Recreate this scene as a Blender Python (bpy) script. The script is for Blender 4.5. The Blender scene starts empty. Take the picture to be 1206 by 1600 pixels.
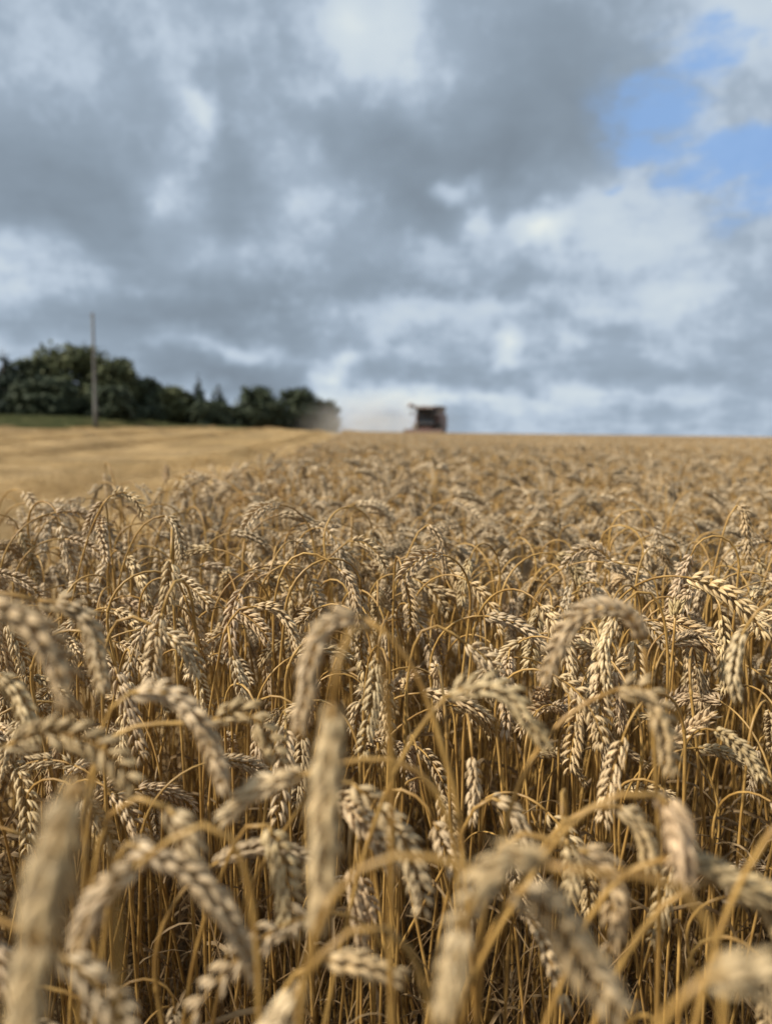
import bpy, math, random
import numpy as np
from mathutils import Vector, Matrix, Quaternion
random.seed(7)
rng = np.random.default_rng(11)
R = math.radians
scene = bpy.context.scene
C = scene.collection

# ------------------------------------------------------------------ camera
PW, PH = 1206.0, 1600.0
FPX = 1155.0
PITCH, ROLL = R(-6.0), R(0.5)
CAM = np.array([0.0, 0.0, 0.95])
cam_data = bpy.data.cameras.new('camera')
cam = bpy.data.objects.new('camera', cam_data)
C.objects.link(cam)
cam_data.sensor_fit = 'VERTICAL'
cam_data.sensor_height = 36.0
cam_data.lens = 36.0 * FPX / PH
cam_data.clip_start = 0.01
cam_data.clip_end = 9000
fwd = np.array([0, math.cos(PITCH), math.sin(PITCH)])
right0 = np.array([1.0, 0, 0])
up0 = np.cross(right0, fwd)
RT = right0 * math.cos(ROLL) + up0 * math.sin(ROLL)
UP = np.cross(RT, fwd)
m = Matrix.Identity(4)
for i in range(3):
    m[i][0], m[i][1], m[i][2], m[i][3] = RT[i], UP[i], -fwd[i], CAM[i]
cam.matrix_world = m
cam_data.dof.use_dof = True
cam_data.dof.focus_distance = 0.76
cam_data.dof.aperture_fstop = 3.9
cam_data.dof.aperture_blades = 0
scene.camera = cam


def unproj(u, v, d):
    return CAM + d * (fwd + (u - PW / 2) / FPX * RT - (v - PH / 2) / FPX * UP)


def proj(p):
    q = np.asarray(p, float) - CAM
    z = q @ fwd
    return PW / 2 + FPX * (q @ RT) / z, PH / 2 - FPX * (q @ UP) / z, z


def at_y(u, v, y):
    q = unproj(u, v, 1.0) - CAM
    return CAM + q * (y / q[1])


def dirpx(u, v):
    q = fwd + (u - PW / 2) / FPX * RT - (v - PH / 2) / FPX * UP
    return q / np.linalg.norm(q)


# ------------------------------------------------------------------ render settings
scene.render.engine = 'CYCLES'
cy = scene.cycles
cy.use_denoising = True
cy.max_bounces = 7
cy.diffuse_bounces = 3
cy.glossy_bounces = 2
cy.transmission_bounces = 3
cy.volume_bounces = 4
cy.volume_step_rate = 2.5
cy.volume_max_steps = 64
cy.sample_clamp_indirect = 6
scene.view_settings.view_transform = 'Standard'
scene.view_settings.look = 'None'
scene.view_settings.exposure = 0.28
scene.view_settings.gamma = 1.0
scene.view_settings.use_curve_mapping = False

# ------------------------------------------------------------------ node helpers


class NT:
    def __init__(self, tree):
        self.t = tree
        self.n = tree.nodes
        self.l = tree.links

    def add(self, typ, **kw):
        nd = self.n.new(typ)
        for k, v in kw.items():
            setattr(nd, k, v)
        return nd

    def plug(self, sock, v):
        if v is None:
            return
        if isinstance(v, bpy.types.NodeSocket):
            self.l.new(v, sock)
        else:
            if hasattr(sock, 'default_value') and not isinstance(sock.default_value, (int, float)) and isinstance(v, (tuple, list)) and len(v) == 3 and len(sock.default_value) == 4:
                v = (*v, 1.0)
            sock.default_value = v

    def math(self, op, a, b=None, c=None, clamp=False):
        nd = self.add('ShaderNodeMath', operation=op, use_clamp=clamp)
        for i, v in enumerate((a, b, c)):
            self.plug(nd.inputs[i], v)
        return nd.outputs[0]

    def vmath(self, op, a, b=None, out=0):
        nd = self.add('ShaderNodeVectorMath', operation=op)
        self.plug(nd.inputs[0], a)
        if b is not None:
            self.plug(nd.inputs[1], b)
        return nd.outputs['Value'] if out == 'v' else nd.outputs[0]

    def mix(self, f, a, b, blend='MIX'):
        nd = self.add('ShaderNodeMix', data_type='RGBA', blend_type=blend)
        nd.clamp_factor = True
        self.plug(nd.inputs[0], f)
        self.plug(nd.inputs[6], a)
        self.plug(nd.inputs[7], b)
        return nd.outputs[2]

    def noise(self, vec, scale, detail=3, rough=0.5, dim='3D', color=False):
        nd = self.add('ShaderNodeTexNoise', noise_dimensions=dim)
        self.plug(nd.inputs['Vector'], vec)
        nd.inputs['Scale'].default_value = scale
        nd.inputs['Detail'].default_value = detail
        nd.inputs['Roughness'].default_value = rough
        return nd.outputs['Color' if color else 'Fac']

    def smooth(self, v, a, b, lo=0.0, hi=1.0):
        nd = self.add('ShaderNodeMapRange', interpolation_type='SMOOTHSTEP')
        self.plug(nd.inputs[0], v)
        for i, x in enumerate((a, b, lo, hi)):
            nd.inputs[i + 1].default_value = x
        return nd.outputs[0]

    def ramp(self, v, stops):
        nd = self.add('ShaderNodeValToRGB')
        e = nd.color_ramp.elements
        while len(e) < len(stops):
            e.new(0.5)
        for el, (p, c) in zip(e, stops):
            el.position = p
            el.color = (*c, 1)
        self.plug(nd.inputs[0], v)
        return nd.outputs[0]


def s2l(*c):
    return tuple(((x / 255) / 12.92 if x / 255 <= 0.04045 else ((x / 255 + 0.055) / 1.055) ** 2.4) for x in c)


# ------------------------------------------------------------------ world: cloudy sky with one blue opening
SUN_EL, SUN_AZ = 43.0, -112.0     # azimuth from +Y (view direction), negative = to the left
world = bpy.data.worlds.new('World')
scene.world = world
world.use_nodes = True
w = NT(world.node_tree)
w.n.clear()
out = w.add('ShaderNodeOutputWorld')
bg = w.add('ShaderNodeBackground')
w.l.new(bg.outputs[0], out.inputs[0])
SKY_K = 0.1
bg.inputs[1].default_value = SKY_K
sky = w.add('ShaderNodeTexSky', sky_type='NISHITA')
sky.sun_disc = False
sky.sun_elevation = R(SUN_EL)
sky.sun_rotation = R(SUN_AZ)
tc = w.add('ShaderNodeTexCoord')
D = tc.outputs['Generated']
sep = w.add('ShaderNodeSeparateXYZ')
w.l.new(D, sep.inputs[0])
# the cloud deck seen in perspective
zz = w.math('ADD', w.math('MAXIMUM', sep.outputs[2], 0.0), 0.22)
px_ = w.math('DIVIDE', sep.outputs[0], zz)
py_ = w.math('DIVIDE', sep.outputs[1], zz)
comb = w.add('ShaderNodeCombineXYZ')
w.l.new(px_, comb.inputs[0])
w.l.new(py_, comb.inputs[1])
P = comb.outputs[0]
warp = w.noise(D, 3.4, 4, 0.55, color=True)
wv = w.vmath('SUBTRACT', warp, (0.5, 0.5, 0.5))
wsc = w.add('ShaderNodeVectorMath', operation='SCALE')
w.l.new(wv, wsc.inputs[0])
wsc.inputs[3].default_value = 0.16
warp2 = w.noise(D, 12.0, 3, 0.55, color=True)
wv2 = w.vmath('SUBTRACT', warp2, (0.5, 0.5, 0.5))
wsc2 = w.add('ShaderNodeVectorMath', operation='SCALE')
w.l.new(wv2, wsc2.inputs[0])
wsc2.inputs[3].default_value = 0.07
DW = w.vmath('ADD', w.vmath('ADD', D, wsc.outputs[0]), wsc2.outputs[0])


def blob(u, v, ru, rv, amp, vec=None, p=1.0):
    """a soft cloud mass round one direction of the sky: weight 1 at its heart, 0 outside"""
    c = dirpx(u, v)
    sub = w.vmath('SUBTRACT', vec or DW, tuple(c))
    # local frame: x across, z up (the sky ahead)
    mul = w.vmath('MULTIPLY', sub, (FPX / ru, 1.6, FPX / rv))
    ln = w.vmath('LENGTH', mul, out='v')
    return w.smooth(ln, 1.45, 0.0, 0.0, amp)


blobs = [
    # dark masses
    (80, 300, 190, 120, -0.52), (150, 345, 110, 60, -0.16), (640, 275, 170, 110, -0.56), (660, 335, 90, 50, -0.22), (880, 110, 170, 150, -0.44), (800, 280, 70, 70, -0.34), (480, 130, 100, 120, -0.2), (880, 190, 90, 80, -0.16),
    (340, 230, 60, 100, -0.26), (430, 490, 240, 60, -0.42), (250, 500, 150, 50, -0.26), (745, 455, 230, 40, -0.32), (90, 530, 160, 35, -0.25),
    (370, 578, 170, 30, -0.6), (720, 597, 220, 26, -0.28), (1110, 605, 170, 40, -0.22), (60, 90, 130, 90, -0.12), (350, 340, 90, 80, -0.16), (1010, 510, 140, 40, -0.12),
    # bright openings and cloud tops
    (600, 60, 150, 100, 0.14), (655, 100, 80, 80, 0.2), (560, 140, 55, 90, 0.2), (690, 140, 50, 50, 0.2), (560, 50, 40, 40, 0.1), (285, 250, 42, 110, 0.3), (298, 212, 26, 34, 0.34), (262, 320, 40, 50, 0.3), (460, 300, 80, 60, 0.3), (560, 330, 60, 40, 0.16), (520, 185, 46, 40, 0.22),
    (715, 300, 44, 24, 0.6), (757, 352, 34, 30, 0.5), (845, 365, 30, 26, 0.45), (900, 330, 180, 130, 0.2), (1000, 400, 190, 90, 0.08),
    (1090, 482, 60, 42, 0.34), (770, 557, 26, 22, 0.5), (900, 537, 36, 24, 0.3), (517, 575, 38, 36, 0.72), (600, 628, 170, 34, 0.42), (1050, 585, 40, 26, 0.25),
    (30, 425, 130, 50, 0.34), (140, 180, 60, 60, 0.2), (20, 70, 60, 60, 0.22), (250, 70, 70, 50, 0.15), (400, 60, 40, 60, 0.15), (570, 495, 90, 34, 0.36), (350, 530, 120, 22, 0.4), (330, 420, 60, 40, 0.2), (880, 640, 260, 20, 0.3), (900, 480, 90, 26, 0.22), (380, 620, 60, 16, 0.45),
    (1130, 30, 160, 60, 0.26), (220, 190, 60, 50, 0.1), (700, 505, 120, 20, 0.2),
]
acc = None
for b in blobs:
    o_ = blob(*b)
    acc = o_ if acc is None else w.math('ADD', acc, o_)
n1 = w.noise(P, 1.3, 7, 0.6)
n2 = w.noise(P, 3.6, 6, 0.6)
n3 = w.noise(D, 9.0, 5, 0.55)
base = w.math('ADD', 0.54, w.math('MULTIPLY', w.math('SUBTRACT', n1, 0.5), 0.42))
base = w.math('ADD', base, w.math('MULTIPLY', w.math('SUBTRACT', n2, 0.5), 0.42))
base = w.math('ADD', base, w.math('MULTIPLY', w.math('SUBTRACT', n3, 0.5), 0.2))
Bv = w.math('ADD', base, w.math('MULTIPLY', acc, 0.72), clamp=True)
n4 = w.noise(D, 26.0, 4, 0.6)
puff = w.math('ADD', Bv, w.math('ADD', w.math('MULTIPLY', w.math('SUBTRACT', n3, 0.5), 0.8), w.math('MULTIPLY', w.math('SUBTRACT', n4, 0.5), 0.9)))
Bv = w.math('ADD', w.math('MULTIPLY', Bv, 0.78), w.math('MULTIPLY', w.smooth(puff, 0.34, 0.76), 0.24), clamp=True)
cloud = w.ramp(Bv, [(0.0, s2l(120, 132, 144)), (0.2, s2l(135, 149, 163)), (0.45, s2l(156, 171, 187)), (0.68, s2l(180, 194, 209)), (0.88, s2l(201, 212, 219)), (1.0, s2l(222, 228, 225))])
SKY_GAIN = 0.90
cloud_lin = w.add('ShaderNodeVectorMath', operation='SCALE')
w.l.new(cloud, cloud_lin.inputs[0])
cloud_lin.inputs[3].default_value = SKY_GAIN / SKY_K
# blue opening high on the right
bl = None
for b in [(1070, 160, 120, 80, 0.75), (1180, 225, 130, 62, 0.85), (1150, 92, 80, 24, 0.45), (1300, 225, 150, 70, 0.7), (1000, 165, 70, 30, 0.35), (1100, 265, 90, 22, 0.4), (950, 298, 26, 12, 0.5)]:
    o_ = blob(*b)
    bl = o_ if bl is None else w.math('MAXIMUM', bl, o_)
tuft = blob(1175, 148, 90, 50, 0.9)
blobs_only = w.smooth(bl, 0.0, 0.3)
bl = w.math('SUBTRACT', bl, tuft)
bl = w.math('ADD', bl, w.math('MULTIPLY', w.math('SUBTRACT', w.noise(w.vmath('MULTIPLY', D, (1, 1, 2.8)), 10.0, 6, 0.66), 0.5), 2.2))
blm = w.math('MULTIPLY', w.smooth(bl, -0.08, 0.62, 0, 0.85), blobs_only)
blue = w.mix(0.5, sky.outputs[0], tuple(x * SKY_GAIN / SKY_K for x in s2l(132, 170, 220)))
blue_n = w.mix(0.88, blue, tuple(x * SKY_GAIN / SKY_K for x in s2l(132, 170, 220)))
col = w.mix(blm, cloud_lin.outputs[0], blue_n)
w.l.new(col, bg.inputs[0])

sun_d = bpy.data.lights.new('sun', 'SUN')
sun_d.energy = 5.0
sun_d.angle = R(2.5)
sun_d.color = (1.0, 0.945, 0.86)
sun = bpy.data.objects.new('sun', sun_d)
C.objects.link(sun)
sd = Vector((math.sin(R(SUN_AZ)) * math.cos(R(SUN_EL)), math.cos(R(SUN_AZ)) * math.cos(R(SUN_EL)), math.sin(R(SUN_EL))))
sun.rotation_mode = 'QUATERNION'
sun.rotation_quaternion = sd.to_track_quat('Z', 'Y')

# ------------------------------------------------------------------ terrain and crop edge


def sstep(a, b, x):
    t = np.clip((x - a) / (b - a), 0, 1)
    return t * t * (3 - 2 * t)


def terrain(x, y):
    x = np.asarray(x, float)
    y = np.asarray(y, float)
    rise = np.interp(x, [-200, -60, -30, -12, -3, 20, 60, 200], [2.6, 2.3, 1.75, 1.3, 0.42, 0.28, 0.12, 0.0])
    h = rise * sstep(8, 110, y)
    h = h - np.clip(y - 170, 0, None) * 0.03
    bank = 0.8 * sstep(-25, -33, x) * sstep(66, 75, y)
    return h + np.where(y < 150, bank, bank * 0.5)


def edge(y):
    y = np.asarray(y, float)
    far = -0.40 - 0.052 * y
    near = -1.15 + 0.0 * y
    return far + (near - far) * sstep(1.75, 1.15, y)


# ------------------------------------------------------------------ materials
def new_mat(name):
    mt = bpy.data.materials.new(name)
    mt.use_nodes = True
    t = NT(mt.node_tree)
    b = mt.node_tree.nodes['Principled BSDF']
    return mt, t, b


def straw_mat(name, c_pale, c_mid, c_dark, rough=0.62, streak=14.0, bump=0.35, trans=0.0, vary=0.26, bigscale=9.0):
    mt, t, b = new_mat(name)
    uv = t.add('ShaderNodeUVMap').outputs[0]
    geo = t.add('ShaderNodeNewGeometry')
    info = t.add('ShaderNodeObjectInfo')
    sc = t.vmath('MULTIPLY', uv, (streak, 1.2, 1.0))
    off = t.add('ShaderNodeCombineXYZ')
    t.l.new(info.outputs['Random'], off.inputs[2])
    osc = t.vmath('MULTIPLY', off.outputs[0], (1, 1, 60))
    st = t.noise(t.vmath('ADD', sc, osc), 1.0, 3, 0.6)
    big = t.noise(geo.outputs['Position'], bigscale, 3, 0.6)
    fine = t.noise(geo.outputs['Position'], 420.0, 3, 0.6)
    patch = t.noise(geo.outputs['Position'], 60.0, 2, 0.5)
    f1 = t.smooth(t.math('ADD', t.math('MULTIPLY', big, 0.55), t.math('MULTIPLY', patch, 0.45)), 0.36, 0.66)
    c = t.mix(f1, c_mid, c_pale)
    f2 = t.smooth(st, 0.46, 0.74, 0, 0.75)
    c = t.mix(f2, c, c_dark)
    if 'husk' in name:      # brownish dried tips
        su = t.add('ShaderNodeSeparateXYZ')
        t.l.new(uv, su.inputs[0])
        c = t.mix(t.smooth(su.outputs[1], 0.72, 1.1, 0, 0.55), c, tuple(x * 0.62 for x in c_mid))
    f3 = t.smooth(fine, 0.56, 0.78, 0, 0.55)
    c = t.mix(f3, c, c_dark)
    # random tone per piece
    rv = t.math('ADD', 1.0 - vary * 0.55, t.math('MULTIPLY', info.outputs['Random'], vary))
    # grey weathered blooms on the husks
    wz = t.noise(geo.outputs['Position'], 23.0, 2, 0.5)
    c = t.mix(t.smooth(wz, 0.52, 0.72, 0, 0.45), c, (c_mid[0] * 0.86, c_mid[1] * 0.92, c_mid[2] * 1.12))
    c = t.mix(1.0, c, info.outputs['Color'], 'MULTIPLY')
    vs = t.add('ShaderNodeVectorMath', operation='SCALE')
    t.l.new(c, vs.inputs[0])
    t.l.new(rv, vs.inputs[3])
    t.l.new(vs.outputs[0], b.inputs['Base Color'])
    b.inputs['Roughness'].default_value = rough
    b.inputs['Specular IOR Level'].default_value = 0.35
    bp = t.add('ShaderNodeBump')
    bp.inputs['Strength'].default_value = bump
    bp.inputs['Distance'].default_value = 0.0006
    t.l.new(st, bp.inputs['Height'])
    t.l.new(bp.outputs[0], b.inputs['Normal'])
    if trans:
        tr = t.add('ShaderNodeBsdfTranslucent')
        t.l.new(vs.outputs[0], tr.inputs[0])
        mx = t.add('ShaderNodeMixShader')
        mx.inputs[0].default_value = trans
        o = mt.node_tree.nodes['Material Output']
        t.l.new(b.outputs[0], mx.inputs[1])
        t.l.new(tr.outputs[0], mx.inputs[2])
        t.l.new(mx.outputs[0], o.inputs[0])
    return mt


M_EAR = straw_mat('ripe_husk', (0.66, 0.50, 0.285), (0.47, 0.33, 0.162), (0.16, 0.092, 0.038), 0.5, 16, 0.6)
M_EAR_MASS = straw_mat('ripe_husk_varied', (0.63, 0.485, 0.295), (0.45, 0.325, 0.175), (0.16, 0.092, 0.038), 0.5, 16, 0.6, 0.0, 0.5)
M_EAR_Y = straw_mat('yellow_husk', (0.68, 0.53, 0.27), (0.60, 0.44, 0.2), (0.36, 0.23, 0.1), 0.55, 16, 0.5)
M_STEM = straw_mat('golden_stem', (0.50, 0.305, 0.09), (0.31, 0.17, 0.044), (0.10, 0.048, 0.014), 0.42, 9, 0.25)
M_OLD = straw_mat('old_straw', (0.27, 0.165, 0.065), (0.16, 0.09, 0.032), (0.07, 0.037, 0.013), 0.7, 9, 0.3)
M_LEAF = straw_mat('dry_leaf', (0.36, 0.25, 0.125), (0.25, 0.16, 0.07), (0.13, 0.075, 0.03), 0.7, 12, 0.4, 0.3)
M_STUB = straw_mat('cut_straw', (0.64, 0.455, 0.21), (0.38, 0.245, 0.095), (0.2, 0.12, 0.045), 0.55, 6, 0.1, 0.0, 0.5, 1.7)


# ------------------------------------------------------------------ geometry helpers
def frames(pts, roll=0.0):
    pts = np.asarray(pts, float)
    t = np.gradient(pts, axis=0)
    t /= np.linalg.norm(t, axis=1)[:, None] + 1e-12
    a = np.array([0, 0, 1.0]) if abs(t[0][2]) < 0.9 else np.array([1.0, 0, 0])
    n = np.cross(t[0], a)
    n /= np.linalg.norm(n)
    N = [n]
    for i in range(1, len(pts)):
        v = N[-1] - t[i] * (N[-1] @ t[i])
        v /= np.linalg.norm(v) + 1e-12
        N.append(v)
    N = np.array(N)
    B = np.cross(t, N)
    if roll:
        c, s = math.cos(roll), math.sin(roll)
        N, B = N * c + B * s, B * c - N * s
    return t, N, B


def resample(pts, step):
    pts = np.asarray(pts, float)
    # centripetal-ish Catmull-Rom, then uniform steps
    P_ = np.vstack([2 * pts[0] - pts[1], pts, 2 * pts[-1] - pts[-2]])
    dense = []
    for i in range(1, len(P_) - 2):
        for s in np.linspace(0, 1, 12, endpoint=False):
            a, b, c, d = P_[i - 1], P_[i], P_[i + 1], P_[i + 2]
            dense.append(0.5 * (2 * b + (c - a) * s + (2 * a - 5 * b + 4 * c - d) * s * s + (3 * b - a - 3 * c + d) * s ** 3))
    dense.append(pts[-1])
    dense = np.array(dense)
    L = np.concatenate([[0], np.cumsum(np.linalg.norm(np.diff(dense, axis=0), axis=1))])
    n = max(2, int(round(L[-1] / step)) + 1)
    s = np.linspace(0, L[-1], n)
    return np.stack([np.interp(s, L, dense[:, k]) for k in range(3)], 1)


class MB:
    """collects vertices, faces, uvs and material slots of one mesh"""

    def __init__(self):
        self.v, self.f, self.uv, self.mi, self.n = [], [], [], [], 0

    def add(self, v, f, uv=None, mi=0):
        v = np.asarray(v, float)
        self.v.append(v)
        for q in f:
            self.f.append(tuple(int(k) + self.n for k in q))
            self.mi.append(mi)
        self.uv.append(np.zeros((len(v), 2)) if uv is None else np.asarray(uv, float))
        self.n += len(v)

    def tube(self, pts, rad, segs=5, mi=0, cap=True, roll=0.0, flat=1.0):
        pts = np.asarray(pts, float)
        rad = np.broadcast_to(np.asarray(rad, float), (len(pts),))
        t, N, B = frames(pts, roll)
        ang = np.arange(segs) * 2 * math.pi / segs
        v = (pts[:, None, :] + rad[:, None, None] * (np.cos(ang)[None, :, None] * N[:, None, :] + flat * np.sin(ang)[None, :, None] * B[:, None, :])).reshape(-1, 3)
        L = np.concatenate([[0], np.cumsum(np.linalg.norm(np.diff(pts, axis=0), axis=1))])
        uv = np.stack([np.tile(ang / 6.2832, len(pts)), np.repeat(L * 20, segs)], 1)
        f = []
        for i in range(len(pts) - 1):
            for j in range(segs):
                k = (j + 1) % segs
                f.append((i * segs + j, i * segs + k, (i + 1) * segs + k, (i + 1) * segs + j))
        if cap:
            f.append(tuple(range(segs - 1, -1, -1)))
            f.append(tuple((len(pts) - 1) * segs + j for j in range(segs)))
        self.add(v, f, uv, mi)

    def box(self, c, s, rot=None, mi=0):
        c = np.asarray(c, float)
        s = np.asarray(s, float) / 2
        v = np.array([[x, y, z] for x in (-1, 1) for y in (-1, 1) for z in (-1, 1)]) * s
        if rot is not None:
            v = v @ np.asarray(rot).T
        self.add(v + c, [(0, 1, 3, 2), (4, 6, 7, 5), (0, 4, 5, 1), (2, 3, 7, 6), (0, 2, 6, 4), (1, 5, 7, 3)], None, mi)

    def prism(self, outline, x0, x1, mi=0):
        """outline in (y, z), extruded along x"""
        n = len(outline)
        v = [(x0, a, b) for a, b in outline] + [(x1, a, b) for a, b in outline]
        f = [tuple(range(n)), tuple(range(2 * n - 1, n - 1, -1))]
        f += [(i, i + n, (i + 1) % n + n, (i + 1) % n) for i in range(n)]
        self.add(v, f, None, mi)

    def mesh(self, name, mats, smooth=True):
        me = bpy.data.meshes.new(name)
        V = np.concatenate(self.v)
        me.from_pydata(V.tolist(), [], self.f)
        uvl = me.uv_layers.new(name='UVMap')
        UVs = np.concatenate(self.uv)
        li = np.empty(len(me.loops), dtype=np.int32)
        me.loops.foreach_get('vertex_index', li)
        uvl.data.foreach_set('uv', UVs[li].astype(np.float32).ravel())
        for m_ in (mats if isinstance(mats, (list, tuple)) else [mats]):
            me.materials.append(m_)
        me.polygons.foreach_set('material_index', np.array(self.mi, dtype=np.int32))
        me.polygons.foreach_set('use_smooth', np.full(len(me.polygons), smooth))
        me.update()
        return me


def link(name, data, parent=None):
    o = bpy.data.objects.new(name, data)
    C.objects.link(o)
    if parent is not None:
        o.parent = parent
    return o


def tag(o, label=None, cat=None, group=None, kind=None):
    for k, v in (('label', label), ('category', cat), ('group', group), ('kind', kind)):
        if v:
            o[k] = v
    return o


# ------------------------------------------------------------------ the spikelet: a fan of husks with beaked tips
def husk(L, W, T, segs=6, awn=0.0025, bend=0.0, rings=(0.0, 0.14, 0.38, 0.64, 0.86, 1.0)):
    """a plump pointed husk from the origin along +z; x is outward"""
    v, uv = [], []
    prof = {0.0: 0.30, 0.14: 0.74, 0.38: 1.0, 0.64: 0.88, 0.86: 0.50, 1.0: 0.16}
    for t_ in rings:
        r = prof[t_]
        for j in range(segs):
            a = 2 * math.pi * j / segs
            ca, sa = math.cos(a), math.sin(a)
            x = T / 2 * r * ca * (1.15 if ca > 0 else 0.7)
            y = W / 2 * r * sa
            v.append((x + bend * L * math.sin(t_ * 2.6), y, t_ * L))
            uv.append((j / segs if j <= segs / 2 else 1 - j / segs, t_))
    v.append((bend * L * 0.5 - awn * 0.15, 0, L + awn))
    uv.append((0.5, 1.1))
    n = len(rings)
    f = []
    for i in range(n - 1):
        for j in range(segs):
            k = (j + 1) % segs
            f.append((i * segs + j, i * segs + k, (i + 1) * segs + k, (i + 1) * segs + j))
    tip = n * segs
    for j in range(segs):
        f.append(((n - 1) * segs + j, (n - 1) * segs + (j + 1) % segs, tip))
    return np.array(v), f, np.array(uv)


def rotm(ax, a):
    return np.array(Matrix.Rotation(a, 3, ax))


def spikelet_parts(seed, segs=6, rings=(0.0, 0.14, 0.38, 0.64, 0.86, 1.0)):
    r = random.Random(seed)
    out_ = []
    # (length, width, thickness, y offset, spread angle, outward tilt, x offset, z offset)
    for (L, W, T, y, sp, tilt, x, z) in ((0.0092, 0.0036, 0.0030, 0.0021, -20, 10, 0.0006, 0.0), (0.0092, 0.0036, 0.0030, -0.0021, 20, 10, 0.0006, 0.0),
                                         (0.0114, 0.0035, 0.0033, 0.0012, -10, 20, 0.0019, 0.0010), (0.0110, 0.0035, 0.0033, -0.0014, 11, 16, 0.0017, 0.0014)):
        L *= r.uniform(0.92, 1.1)
        v, f, uv = husk(L, W * r.uniform(0.92, 1.08), T, segs, awn=r.uniform(0.0014, 0.0062), bend=r.uniform(0.02, 0.09), rings=rings)
        m3 = rotm('X', R(sp + r.uniform(-4, 4))) @ rotm('Y', R(tilt + r.uniform(-5, 7))) @ rotm('Z', R(r.uniform(-12, 12)))
        v = v @ m3.T + np.array([x, y, z])
        out_.append((v, f, uv + np.array([r.random() * 7, 0])))
    return out_


SPIK = [spikelet_parts(100 + i) for i in range(6)]
SPIK_LOW = [spikelet_parts(100 + i, 4, (0.0, 0.38, 1.0)) for i in range(4)]


def spikelet_mesh(parts, mat, name='spikelet'):
    b = MB()
    for v, f, uv in parts:
        b.add(v, f, uv)
    return b.mesh(name, mat)


SPIK_ME = [spikelet_mesh(p, M_EAR) for p in SPIK]
SPIK_ME_Y = [spikelet_mesh(p, M_EAR_Y) for p in SPIK[:3]]


def ear_layout(ear_pts, roll, nsp, seed, size=1.0):
    """frames of the spikelets down an ear: list of (position, 3x3, scale, variant)"""
    r = random.Random(seed)
    pts = np.asarray(ear_pts, float)
    t, N, B = frames(pts, roll)
    L = np.concatenate([[0], np.cumsum(np.linalg.norm(np.diff(pts, axis=0), axis=1))])
    res = []
    openness = r.choice((0, 0, 2, 4, 7))
    for i in range(nsp):
        s = (i + 0.3) / nsp * (L[-1] - 0.006)
        k = min(len(pts) - 2, int(np.searchsorted(L, s)) - 1 if s > 0 else 0)
        k = max(k, 0)
        a = (s - L[k]) / (L[k + 1] - L[k] + 1e-9)
        p = pts[k] * (1 - a) + pts[k + 1] * a
        tt = t[k] * (1 - a) + t[k + 1] * a
        nn = N[k] * (1 - a) + N[k + 1] * a
        tt /= np.linalg.norm(tt)
        nn -= tt * (nn @ tt)
        nn /= np.linalg.norm(nn)
        side = 1 if i % 2 == 0 else -1
        x = nn * side
        y = np.cross(tt, x)
        m3 = np.stack([x, y, tt], 1)
        q = i / nsp
        sc = size * (0.72 + 0.36 * math.sin(math.pi * min(1, 0.18 + q * 0.82))) * r.uniform(0.93, 1.07)
        last = i == nsp - 1
        til = 0 if last else R(r.uniform(2, 13) + openness)
        if not last and r.random() < 0.035:
            continue        # a lost spikelet
        m3 = m3 @ rotm('Y', til) @ rotm('Z', R(r.uniform(-18, 18))) @ rotm('X', R(r.uniform(-7, 7)))
        res.append((p + x * (0 if last else 0.0006), m3, sc, r.randrange(6)))
    return res


def arch_plant(r, H, arch_len, theta_end, phi, ear_len, ear_bend, lean=0.04, wob=0.01):
    """centre lines of a stem and its ear: straight stalk, arched neck, hanging ear"""
    pts = [np.zeros(3)]
    th = r.uniform(0, lean)
    ph0 = r.uniform(0, 6.283)
    n0 = 9
    th_c, ph_c = th, ph0
    base = np.zeros(3)
    dvec = np.array([math.sin(th) * math.cos(ph0), math.sin(th) * math.sin(ph0), math.cos(th)])
    for i in range(n0):
        d_ = dvec + np.array([r.uniform(-wob, wob), r.uniform(-wob, wob), 0])
        base = base + d_ / np.linalg.norm(d_) * H / n0
        pts.append(base.copy())
    n1 = max(8, int(arch_len / 0.011))
    for i in range(1, n1 + 1):
        q = i / n1
        a = theta_end * (q ** 1.35)
        d_ = np.array([math.sin(a) * math.cos(phi), math.sin(a) * math.sin(phi), math.cos(a)]) + dvec * 0.15 * (1 - q) * np.array([1, 1, 0])
        base = base + d_ / np.linalg.norm(d_) * arch_len / n1
        pts.append(base.copy())
    ear = [base.copy()]
    tw = r.uniform(-0.35, 0.35)
    for i in range(1, 11):
        q = i / 10
        a = theta_end + ear_bend * q
        ph = phi + tw * q * math.sin(max(0.2, theta_end))
        d_ = np.array([math.sin(a) * math.cos(ph), math.sin(a) * math.sin(ph), math.cos(a)])
        base = base + d_ * ear_len / 10
        ear.append(base.copy())
    return np.array(pts), np.array(ear)


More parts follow.
